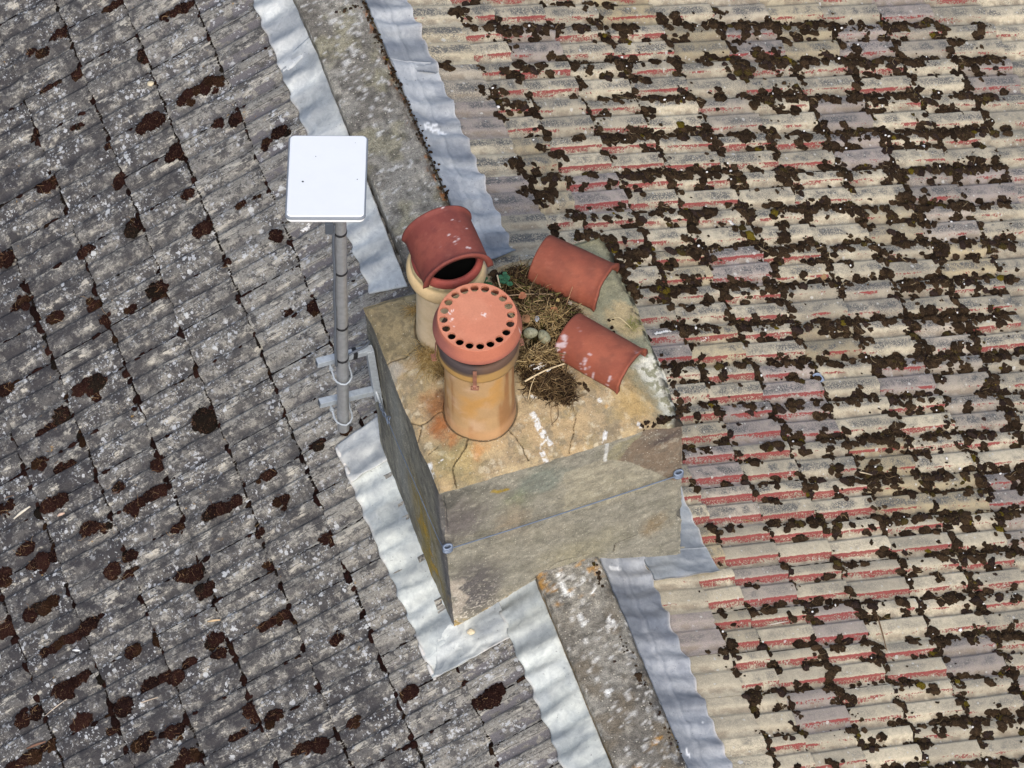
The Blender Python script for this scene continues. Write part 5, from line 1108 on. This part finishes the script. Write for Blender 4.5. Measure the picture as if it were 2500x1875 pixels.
def build_moss_right():
    g = np.random.default_rng(21); C = []
    for i in range(1, len(CR)-1):
        for j in range(-14, 26):
            yj = JR-.2*j; s0, s1 = CR[i], CR[i+1]; c = toR((s0+s1)/2, yj-.1)
            if not in_view(c[None])[0]: continue
            nz = fbm(np.array([[s0*1.1, yj*1.1, 0]]), 1, 2, 9)[0]
            D = np.clip(.24+.36*(s0-.55)+(nz-.5)*.9+.06*sstep(.2, 1.5, np.array(yj))+.10*sstep(-.9, -1.5, np.array(yj)), .12, 1.0)
            if s0 < .95: D *= .75
            nj = g.poisson(9.5*D); ns = g.poisson(8.0*D); npn = g.poisson(7.0*D); nr = g.poisson(4.5*D)
            for _ in range(nj): C.append((s0+(s1-s0)*g.random(), yj-COVER+g.normal(.006, .008) if g.random() < .75 else yj-g.random()*.025, .012+.020*g.random()**2, .011, 3+g.poisson(9)))
            for _ in range(ns): C.append((s0+abs(g.normal(0, .016))+.005, yj-(g.choice([.068, .172, .19, .02, .01, .08])+g.normal(0, .016)), .012, .018, 3+g.poisson(8)))
            for _ in range(npn): C.append((s0+(s1-s0)*g.random(), yj-g.choice([.064, .17])+g.normal(0, .012), .014, .011, 3+g.poisson(7)))
            for _ in range(nr): C.append((s0+(s1-s0)*g.random(), yj-g.random()*.2, .004, .004, 1))
    for s, y, ls, n in [(0.5741, 2.111, 0.03, 5), (0.3982, 1.833, 0.018, 3), (0.6684, 1.612, 0.035, 7), (0.7638, 2.017, 0.06, 9), (0.8898, 2.021, 0.05, 8), (0.7794, 1.818, 0.04, 6), (0.7251, 1.754, 0.018, 3), (0.5576, 1.694, 0.04, 5), (0.5692, 1.661, 0.02, 3), (1.006, 1.845, 0.02, 2), (0.5461, 1.164, 0.03, 5), (0.5694, 1.12, 0.03, 5), (0.5251, 1.315, 0.03, 5), (0.6731, 1.226, 0.04, 5), (0.8824, 0.8349, 0.05, 6), (0.9492, 0.8225, 0.04, 6), (0.8853, 0.7921, 0.03, 4), (0.8215, 0.9112, 0.03, 4), (1.168, 0.6775, 0.03, 5), (1.023, 0.703, 0.03, 4)]: C.append((s, y, ls, .016, n*6))
    rows = []
    for s, y, ls, ly, n in C:
        for _ in range(int(n)):
            a, b = s+g.normal(0, ls), y+g.normal(0, ly); r = .0045+.0145*g.random()**1.8
            if n == 1: r = .004+.007*g.random()
            rows.append((a, b, r*(1+.6*g.random()), r, r*(.95+.6*g.random()), g.normal(0, .7)))
    A = np.array(rows); ok = strip_free(A[:, 0], A[:, 1]); A = A[ok]
    P = toR(A[:, 0], A[:, 1], hR(A[:, 0], A[:, 1])-.001); k = in_view(P, 1.1); A = A[k]; P = P[k]
    it = np.column_stack([P, A[:, 2:5], A[:, 5]]); big = A[:, 3] > .0085
    for sel, T in ((big, T_LO), (~big, T_TINY)):
        V, F, Cc = moss_mesh(it[sel], T, BR, col_right)
        V = V+(fbm(V, 190, 2, 5)[:, None]-.5)*.005*np.array([1, 1, 1])
        o = link('moss', mesh_np('moss', V, F, MOSS, True, Cc)); tag(o, 'dark brown moss clumps scattered over the pale red-streaked tiles' if T is T_LO else 'small dark moss crumbs lodged between the pale red-streaked tiles', 'moss', None, 'stuff')
    fuzz(P[A[:, 3] > .005], A[A[:, 3] > .005], BR, 42000, 701, [(84, 68, 50), (112, 92, 66), (62, 48, 36), (118, 106, 66), (136, 114, 84)])
    # black dirt packed under the tile steps and in the side joints
    rows = []
    for i in range(1, len(CR)-1):
        for j in range(-14, 26):
            yj = JR-.2*j
            if not in_view(toR(CR[i]+.1, yj-.1)[None])[0]: continue
            for t in np.arange(.005, .2, .0085):
                if g.random() < .85: rows.append((CR[i]+.004+.003*g.random(), yj-t, .004+.004*g.random(), .007, .005, g.normal(0, .2)))
            for t in np.arange(.02, .98, .07):
                if g.random() < .6: rows.append((CR[i]+(CR[i+1]-CR[i])*t, yj+.0050, .016, .0022+.0022*g.random(), .003, 0))
    Bq = np.array(rows); ok = strip_free(Bq[:, 0], Bq[:, 1]); Bq = Bq[ok]; Pq = toR(Bq[:, 0], Bq[:, 1], hR(Bq[:, 0], Bq[:, 1])-.0005)
    V, F, Cc = moss_mesh(np.column_stack([Pq, Bq[:, 2:5], Bq[:, 5]]), T_TINY, BR, lambda it, gg: np.broadcast_to(SA(48, 42, 34), (len(it), 3))*(.7+.6*gg.random(len(it)))[:, None])
    o = link('dirt', mesh_np('dirt', V, F, MOSS, True, Cc)); tag(o, 'black dirt packed under the steps of the right-hand tiles', 'dirt', None, 'stuff')
    # dry strands and white crumbs caught in the moss
    def cf(N, gg):
        idx = gg.integers(0, len(P), N); return P[idx]+np.array([.006, 0, .016])
    V, F, kv = strands(420, cf, (.015, .055), .35, (.0006, .0011), 700, .2); o = link('dry_stalks', mesh_np('dry_stalks', V, F, FIBRE, True, np.repeat(np.array([SA(150, 128, 96), SA(178, 158, 124), SA(120, 98, 72)])[np.random.default_rng(1).integers(0, 3, 420)], kv, 0))); tag(o, 'thin dry stalks caught in moss on the right slope', 'dry grass', None, 'stuff')
    idx = g.integers(0, len(P), 190); its = []
    Vi, Fi = ico(1)
    for q in P[idx]: its.append((Vi*(.002+.0035*g.random())*(.6+.8*g.random(3))+q+[.006, g.normal(0, .01), .016], [Fi]))
    V, F = merge(its); o = link('shell_fragments', mesh_np('shell_fragments', V, F, SHELL, False)); tag(o, 'tiny white crumbs sprinkled in the moss on the right slope', 'shell crumbs', None, 'stuff')
build_moss_right()
LEFT_BIG = [(0.9237, 2.752, 30, 11), (0.643, 2.559, 34, 13), (0.721, 2.564, 14, 12), (1.196, 2.768, 26, 15), (1.292, 2.738, 14, 12), (1.338, 2.76, 10, 9), (1.191, 2.551, 14, 12), (1.317, 2.559, 32, 8), (0.884, 2.455, 18, 16), (0.7284, 2.154, 50, 17), (0.6302, 2.149, 28, 18), (0.9591, 2.14, 36, 17), (0.6802, 1.962, 16, 14), (0.595, 1.945, 18, 16), (0.4363, 1.766, 24, 18), (0.5165, 1.744, 15, 12), (1.17, 2.148, 12, 9), (0.8836, 1.951, 16, 20), (1.267, 2.32, 18, 8), (1.462, 2.389, 15, 14), (1.493, 2.14, 32, 14), (1.17, 1.966, 14, 20), (0.9138, 1.738, 20, 11), (0.7211, 1.558, 14, 11), (1.193, 1.735, 24, 17), (0.9119, 1.556, 21, 16), (0.6276, 1.34, 14, 14), (0.6379, 1.55, 12, 8), (0.9247, 1.953, 12, 14), (1.483, 1.506, 16, 16), (0.9149, 1.553, 20, 14), (1.192, 1.406, 28, 22), (1.418, 1.75, 20, 14), (1.79, 1.697, 22, 18), (1.659, 1.542, 20, 14), (1.782, 1.923, 20, 18), (1.46, 1.411, 20, 14), (1.335, 1.399, 14, 12), (0.5875, 0.9558, 12, 16), (1.973, 1.36, 24, 16), (1.626, 1.15, 44, 26), (1.796, 1.135, 22, 22), (1.883, 1.092, 22, 16), (1.21, 0.7376, 20, 26), (0.789, 0.3693, 26, 14), (1.044, 0.36, 24, 13), (1.276, 0.3377, 52, 17), (1.863, 0.8892, 26, 16), (1.456, 0.6712, 22, 16), (1.952, 0.9646, 18, 14), (2.141, 0.6379, 24, 14), (1.844, 0.5595, 24, 16), (1.52, 0.558, 30, 16), (1.181, 0.0009, 16, 12), (1.026, 0.2222, 18, 14), (1.494, 0.1339, 28, 16), (0.902, -0.0382, 14, 18), (0.6553, 0.3619, 12, 12), (1.948, 0.7473, 30, 18), (1.626, 0.5496, 30, 15), (1.848, 0.5703, 22, 18), (1.781, 0.5412, 16, 12), (1.482, 0.3559, 18, 12), (1.717, 0.3536, 22, 12), (2.088, 0.545, 40, 18), (2.281, 0.5723, 22, 22), (1.819, 0.3448, 18, 18), (1.752, 0.2816, 20, 16), (1.533, 0.1544, 18, 14), (1.466, 0.0482, 20, 18), (2.167, 0.3534, 50, 18), (2.35, 0.3588, 28, 18), (1.985, 0.1667, 32, 18), (2.12, 0.1609, 66, 14), (1.844, -0.0378, 26, 18), (1.512, -0.1803, 28, 15), (1.512, -0.2463, 16, 12), (1.642, -0.2206, 16, 14), (1.71, -0.2477, 16, 16), (1.234, -0.2415, 42, 13), (2.167, -0.0354, 52, 22), (1.8, -0.2287, 40, 24), (1.981, -0.2481, 22, 20), (2.175, -0.2108, 24, 26), (2.047, -0.317, 24, 16), (1.943, -0.4322, 34, 17), (1.806, -0.4613, 26, 16), (1.474, -0.552, 18, 20), (1.384, -0.6348, 20, 18), (1.565, -0.6219, 26, 14), (1.812, -0.5876, 40, 20), (2.431, -0.2308, 70, 18), (2.385, -0.0594, 32, 20), (1.011, -0.464, 16, 12), (0.8107, -0.8362, 18, 15), (0.833, -0.8432, 12, 12), (0.7387, -0.8772, 0, 0), (0.492, -1.041, 21, 20), (0.5509, -1.033, 16, 14), (0.5795, -0.9188, 9, 8), (0.3627, -1.033, 11, 8), (1.268, -0.8371, 26, 18), (1.339, -0.8125, 22, 12), (1.072, -0.8257, 18, 14), (1.157, 0.1452, 14, 10), (0.8633, 1.346, 10, 9), (0.7011, 0.9932, 12, 10), (2.161, 0.8577, 26, 16), (1.653, 0.6633, 18, 12)]
def build_moss_left():
    g = np.random.default_rng(33); rows = []; dirt = []
    for s, y, ls, lw in LEFT_BIG:
        if ls <= 0: continue
        ls *= .0016*1.05; lw *= .0016*1.12; n = max(1, int(round(ls/lw*1.6)))
        for k in range(n):
            t = 0 if n == 1 else (k/(n-1)-.5)*2*(1-lw/ls*.8); q = lw*(1-.25*abs(t))*(.85+.3*g.random()); rows.append((s+t*ls+g.normal(0, lw*.15), y+g.normal(0, lw*.18), q*1.12, q, q*.85, g.normal(0, .4)))
        for _ in range(g.integers(1, 4)):
            a = g.random()*6.28; q = lw*(.3+.3*g.random()); rows.append((s+math.cos(a)*ls*.95, y+math.sin(a)*lw*.95, q*1.2, q, q*.8, g.normal(0, .5)))
    big = len(rows)
    for i in range(0, len(CL)-1):
        for j in range(-9, 31):
            yj = JL-.2*j; s0, s1 = CL[i], CL[i+1]
            if not in_view(toL((s0+s1)/2, yj-.1)[None])[0]: continue
            D = np.clip(.22+.34*(s0-.2)+.25*(fbm(np.array([[s0, yj, 2]]), 1.2, 2, 8)[0]-.5)*2+.12*(yj < 0), .08, 1)
            for _ in range(g.poisson(7.0*D+1.2)):    # along the joint
                t = g.random()**1.5; q = .0035+.0075*g.random()**2*(.4+D); rows.append((s0+(s1-s0)*t, yj+g.normal(0, .004), q*(1.2+1.5*g.random()), q, q*.7, g.normal(0, .15)))
            for _ in range(g.poisson(11*D+1.6)):    # under the step
                q = .006+.013*g.random()**1.6*(.5+D); rows.append((s0+q*.6, yj-g.choice([.01, .19, .185, .195, .07, .165])+g.normal(0, .015), q, q*(1+.7*g.random()), q*.8, g.normal(0, .3)))
            for t in np.linspace(.03, .97, 14):
                if g.random() < .75: dirt.append((s0+(s1-s0)*t, yj+.0034, .017, .0028+.003*g.random(), .004, 0))
            for t in np.arange(.004, .2, .0085):
                if g.random() < .8: dirt.append((s0+.004+.003*g.random(), yj-t, .0055+.008*g.random()**2, .0075, .007, g.normal(0, .2)))
    A = np.array(rows); isbig = np.arange(len(A)) < big; ok = (A[:, 0] > .33) & ~((A[:, 0] < .70) & (A[:, 1] < .34) & (A[:, 1] > -.845)); A = A[ok]; isbig = isbig[ok]
    P = toL(A[:, 0], A[:, 1], hL(A[:, 0], A[:, 1])-.001); it = np.column_stack([P, A[:, 2:5], A[:, 5]])
    for sel, T in ((isbig & (A[:, 3] > .014), T_HI), (isbig & (A[:, 3] <= .014), T_MD), (~isbig, T_LO)):
        V, F, Cc = moss_mesh(it[sel], T, BL, col_left); V = V+(fbm(V, 150, 3, 6)[:, None]-.5)*(.010 if T is T_HI else .006)*np.array([-.5, .6, 1])
        lab = {id(T_HI): 'large reddish-brown moss cushions on the grey lichen tiles', id(T_MD): 'small round moss cushions on the grey lichen tiles', id(T_LO): 'dark moss crumbs along joints of the grey lichen tiles'}[id(T)]
        o = link('moss', mesh_np('moss', V, F, MOSS, True, Cc)); tag(o, lab, 'moss', None, 'stuff')
    fuzz(P[isbig], A[isbig], BL, 30000, 702, [(70, 45, 40), (98, 68, 56), (46, 31, 28), (126, 98, 76), (58, 39, 34)])
    Bq = np.array(dirt); ok = (Bq[:, 0] > .33) & ~((Bq[:, 0] < .70) & (Bq[:, 1] < .34) & (Bq[:, 1] > -.845)); Bq = Bq[ok]; Pq = toL(Bq[:, 0], Bq[:, 1], hL(Bq[:, 0], Bq[:, 1])-.0005)
    V, F, Cc = moss_mesh(np.column_stack([Pq, Bq[:, 2:5], Bq[:, 5]]), T_TINY, BL, lambda it, gg: np.broadcast_to(SA(40, 35, 32), (len(it), 3))*(.7+.6*gg.random(len(it)))[:, None])
    o = link('dirt', mesh_np('dirt', V, F, MOSS, True, Cc)); tag(o, 'black dirt packed in the joints of the left-hand tiles', 'dirt', None, 'stuff')
    B = P[isbig]
    wt = np.clip(A[isbig][:, 0]-.6+.4*(A[isbig][:, 1] < 0), .03, 2); wt /= wt.sum()
    def cf(N, gg):
        return B[gg.choice(len(B), N, p=wt)]+gg.normal(0, .012, (N, 3))*np.array([1, 1, .2])+np.array([-.008, 0, .020])
    V, F, kv = strands(360, cf, (.010, .045), .4, (.0005, .0009), 710, .25); o = link('dry_stalks', mesh_np('dry_stalks', V, F, FIBRE, True, np.repeat(np.array([SA(150, 116, 84), SA(176, 146, 108), SA(120, 84, 62)])[np.random.default_rng(2).integers(0, 3, 360)], kv, 0))); tag(o, 'thin dry stalks caught in moss on the left slope', 'dry grass', None, 'stuff')
build_moss_left()
def build_moss_chimney():
    g = np.random.default_rng(55); rows = []
    def along(pts, n, r, sp):
        Pp = resample(pts, .004)
        for _ in range(n):
            p = Pp[g.integers(0, len(Pp))]+g.normal(0, sp, 3); q = r*(.5+.8*g.random()); rows.append((*p, q*1.2, q, q*.9, g.random()*6))
    along([(0.3107, -0.6346, 0.515), (0.3835, -0.6316, 0.5), (0.462, -0.627, 0.495), (0.4901, -0.6106, 0.5)], 44, .0085, .006)
    along([(0.4878, -0.616, 0.51), (0.4886, -0.5537, 0.52), (0.4875, -0.4646, 0.52), (0.4897, -0.3664, 0.52)], 30, .0085, .008)
    along([(0.3686, 0.2414, 0.545), (0.4264, 0.2342, 0.54), (0.4756, 0.2031, 0.53), (0.4788, 0.1413, 0.53), (0.4811, 0.053, 0.525), (0.4865, -0.0494, 0.525)], 70, .010, .011)
    along([(0.4693, 0.1138, 0.5), (0.49, 0.0057, 0.5), (0.4954, -0.0966, 0.5)], 40, .011, .012)
    along([(-0.0127, 0.1701, 0.565), (0.0035, 0.1771, 0.57)], 8, .012, .008)
    along([(0.0716, -0.4365, 0.56), (0.1289, -0.3951, 0.565), (0.1657, -0.4345, 0.56)], 16, .008, .006)
    along([(0.2726, -0.3277, 0.565), (0.3562, -0.1689, 0.565)], 8, .007, .006)
    it = np.array(rows); V, F, Cc = moss_mesh(it, T_LO, np.eye(3), col_right); V = V+(fbm(V, 190, 2, 5)[:, None]-.5)*.006
    o = link('moss', mesh_np('moss', V, F, MOSS, True, Cc)); tag(o, 'dark moss along right and back edges of the chimney top', 'moss', None, 'stuff')
    rows.clear()
    along([(0.1108, 2.14, -0.333), (0.1008, 1.968, -0.333), (0.1009, 1.837, -0.333), (0.1119, 1.659, -0.333), (0.1175, 1.442, -0.333), (0.1137, 1.25, -0.333), (0.1138, 1.123, -0.333)], 150, .0055, .007)
    along([(0.0884, 2.143, -0.333), (0.0505, 2.139, -0.333), (-0.0326, 2.135, -0.333)], 22, .006, .007)
    along([(0.0978, -0.7024, -0.333), (0.0984, -0.7582, -0.333), (0.0839, -0.8124, -0.333)], 22, .0055, .004)
    along([(0.0775, -1.241, -0.333), (0.0783, -1.277, -0.333), (0.0782, -1.31, -0.333)], 9, .010, .006)
    along([(0.0214, -1.149, -0.333), (0.0247, -1.155, -0.333)], 4, .007, .004)
    along([(0.0779, -1.066, -0.333), (0.096, -1.228, -0.333), (0.1001, -1.405, -0.333), (0.1218, -1.624, -0.333)], 60, .004, .008)
    it = np.array(rows); V, F, Cc = moss_mesh(it, T_LO, np.eye(3), col_right); V = V+(fbm(V, 190, 2, 5)[:, None]-.5)*.004
    o = link('moss', mesh_np('moss', V, F, MOSS, True, Cc)); tag(o, 'brown moss crust along the right edge of the ridge wall', 'moss', None, 'stuff')
build_moss_chimney()

# ------------------------------------------------------------------ small loose things
def pebble(name, p, sz, mat, label, cat, seed, flat=.5, group=None):
    V, F = ico(3); V = V*(1+.35*(fbm(V+seed, 1.6, 3, seed)-.5)*2)[:, None]*np.array([1, .85, flat])*sz; o = link(name, mesh_np(name, V, F, mat, True), None, tuple(p)); tag(o, label, cat, group)
def LP(s, y, h): return tuple(toL(s, y, h).tolist())
def RP(s, y, h): return tuple(toR(s, y, h).tolist())
pebble('stone', LP(*(0.4694, -0.7492), .045), .0155, STONE, 'small cream stone on the lead apron at the foot of the chimney', 'stone', 3)
pebble('stone', LP(*(0.889, 2.305), .026), .0145, STONE, 'small cream stone among the grey tiles, upper left', 'stone', 8)
def chip(name, p0, p1, w, mat_c, label, cat, side, h=.022):
    to = toL if side == 'L' else toR; hf = hL if side == 'L' else hR
    k = 8; t = np.linspace(0, 1, k)[:, None]; sy = np.array(p0)*(1-t)+np.array(p1)*t; P = to(sy[:, 0], sy[:, 1], hf(sy[:, 0], sy[:, 1])*0+.018+.004*np.sin(t[:, 0]*3)); o0 = P[0].copy()
    V, F = tube(P-o0, w*np.sin(np.pi*np.clip(t[:, 0], .15, .85))**.6, 6); o = link(name, mesh_np(name, V, F, FIBRE, True, np.broadcast_to(SA(*mat_c), (len(V), 3))), None, tuple(o0.tolist())); tag(o, label, cat)
chip('bark_sliver', (2.146, 0.7947), (2.059, 0.8061), .006, (216, 208, 190), 'white curved bark sliver near the left border, on grey tiles', 'bark sliver', 'L')
chip('bark_sliver', (1.959, 0.6996), (1.926, 0.6946), .007, (206, 178, 158), 'short pinkish bark stub beside a moss cushion at the left', 'bark sliver', 'L')
chip('bark_sliver', (1.506, -0.0924), (1.452, -0.1153), .005, (206, 178, 140), 'pale wood sliver on dark grey tiles at the lower left', 'bark sliver', 'L')
chip('bark_sliver', (2.437, -0.1869), (2.349, -0.2026), .006, (128, 98, 82), 'brown bark strip near the lower left corner', 'bark sliver', 'L')
chip('bark_sliver', (2.1, 0.1071), (2.071, 0.088), .005, (236, 236, 234), 'small white bone-like sliver on moss at the lower left', 'bark sliver', 'L')
chip('dry_stalk', (2.312, -0.0964), (2.197, -0.0788), .0022, (206, 190, 170), 'long pale stalk poking out of moss at the lower left', 'stalk', 'L')
chip('dry_stalk', (1.944, -0.2588), (1.822, -0.284), .0024, (206, 186, 164), 'curved pale stalk beside a round moss cushion, lower left', 'stalk', 'L')
chip('dry_stalk', (1.357, -0.9945), (1.325, -1.19), .0030, (112, 90, 68), 'long bent brown stalk lying across moss at the lower right', 'stalk', 'R')
chip('dry_stalk', (0.8147, -1.033), (0.9098, -1.023), .0022, (206, 196, 184), 'thin white stalk on a red-streaked tile at the lower right', 'stalk', 'R')
chip('dry_stalk', (0.8991, -0.5225), (0.9484, -0.5353), .0030, (150, 120, 88), 'short brown stalk on a tile right of the chimney foot', 'stalk', 'R')
chip('dry_stalk', (1.536, -0.3078), (1.635, -0.3334), .0030, (196, 178, 150), 'pale curved stalk on tiles right of the chimney', 'stalk', 'R')
V, F = box((0, 0, 0), (.048, .016, .006), bev=.002); o = link('white_fragment', mesh_np('white_fragment', V, F, SHELL, False), None, RP(*(2.654, 1.366), .022)); o.rotation_euler = (0, PR, .05); tag(o, 'bright white rectangular fragment on the upper right tiles', 'fragment')
V, F = leaf_mesh(.06, 9); o = link('feather', mesh_np('feather', V*np.array([1, .8, .4]), F, LEAF, True, np.broadcast_to(SA(140, 152, 172), (len(V), 3))), None, RP(*(1.576, 0.1621), .026)); o.rotation_euler = (0, PR, -.5); tag(o, 'blue-grey feather on tiles right of the chimney', 'feather')
V, F = leaf_mesh(.05, 12); o = link('dead_leaf', mesh_np('dead_leaf', V, F, LEAF, True, np.broadcast_to(SA(150, 120, 84), (len(V), 3))), None, RP(*(1.819, 0.678), .026)); o.rotation_euler = (0, PR, 1.3); tag(o, 'single brown dead leaf on the tiles of the right slope', 'leaf')
pebble('white_fragment', RP(*(0.5598, 1.607), .026), .0075, SHELL, 'round white pebble on tiles beside the upper right lead strip', 'fragment', 5, .5)
pebble('white_fragment', RP(*(1.725, -1.121), .026), .0075, SHELL, 'white angular pebble in moss at the lower right', 'fragment', 6, .8)
def splat(label, side, pts, w, seed):
    """thin dried dropping lying on the tiles: a 1 mm crust"""
    g = np.random.default_rng(seed); to, hf = (toL, hL) if side == 'L' else (toR, hR); P = resample(np.array(pts), .004); Vi, Fi = ico(1); its = []
    for p in P:
        for _ in range(3):
            q = p+g.normal(0, w*.5, 2); r = w*(.3+.5*g.random()); c = to(q[0], q[1], hf(q[0], q[1])+.0005); B_ = BL if side == 'L' else BR; its.append(((Vi*np.array([r, r, .0012]))@B_+c, [Fi]))
    V, F = merge(its); c0 = V.mean(0); o = link('bird_dropping', mesh_np('bird_dropping', V-c0, F, SHELL, True), None, tuple(c0.tolist())); tag(o, label, 'bird dropping', 'bird droppings on the tiles')
splat('white bird dropping smeared along a tile, level with the front half-round tile', 'R', [(0.8621, 0.4159), (0.938, 0.4259)], .006, 1)
splat('white bird dropping on a tile further right of the front half-round tile', 'R', [(1.043, 0.3823), (1.06, 0.3733), (1.121, 0.3964)], .010, 2)
splat('faded white bird dropping on a grey tile, below the neighbouring splash', 'R', [(1.068, 0.335), (1.121, 0.3247)], .012, 3)
splat('white bird dropping on the upper right slope', 'R', [(1.484, 0.9903), (1.502, 0.9725)], .008, 4)
splat('small white bird dropping on tiles at the lower right border', 'R', [(1.177, -1.722), (1.189, -1.742)], .007, 5)
splat('white bird dropping below the antenna, left of the mast', 'L', [(0.5097, 1.295), (0.4766, 1.307)], .010, 6)
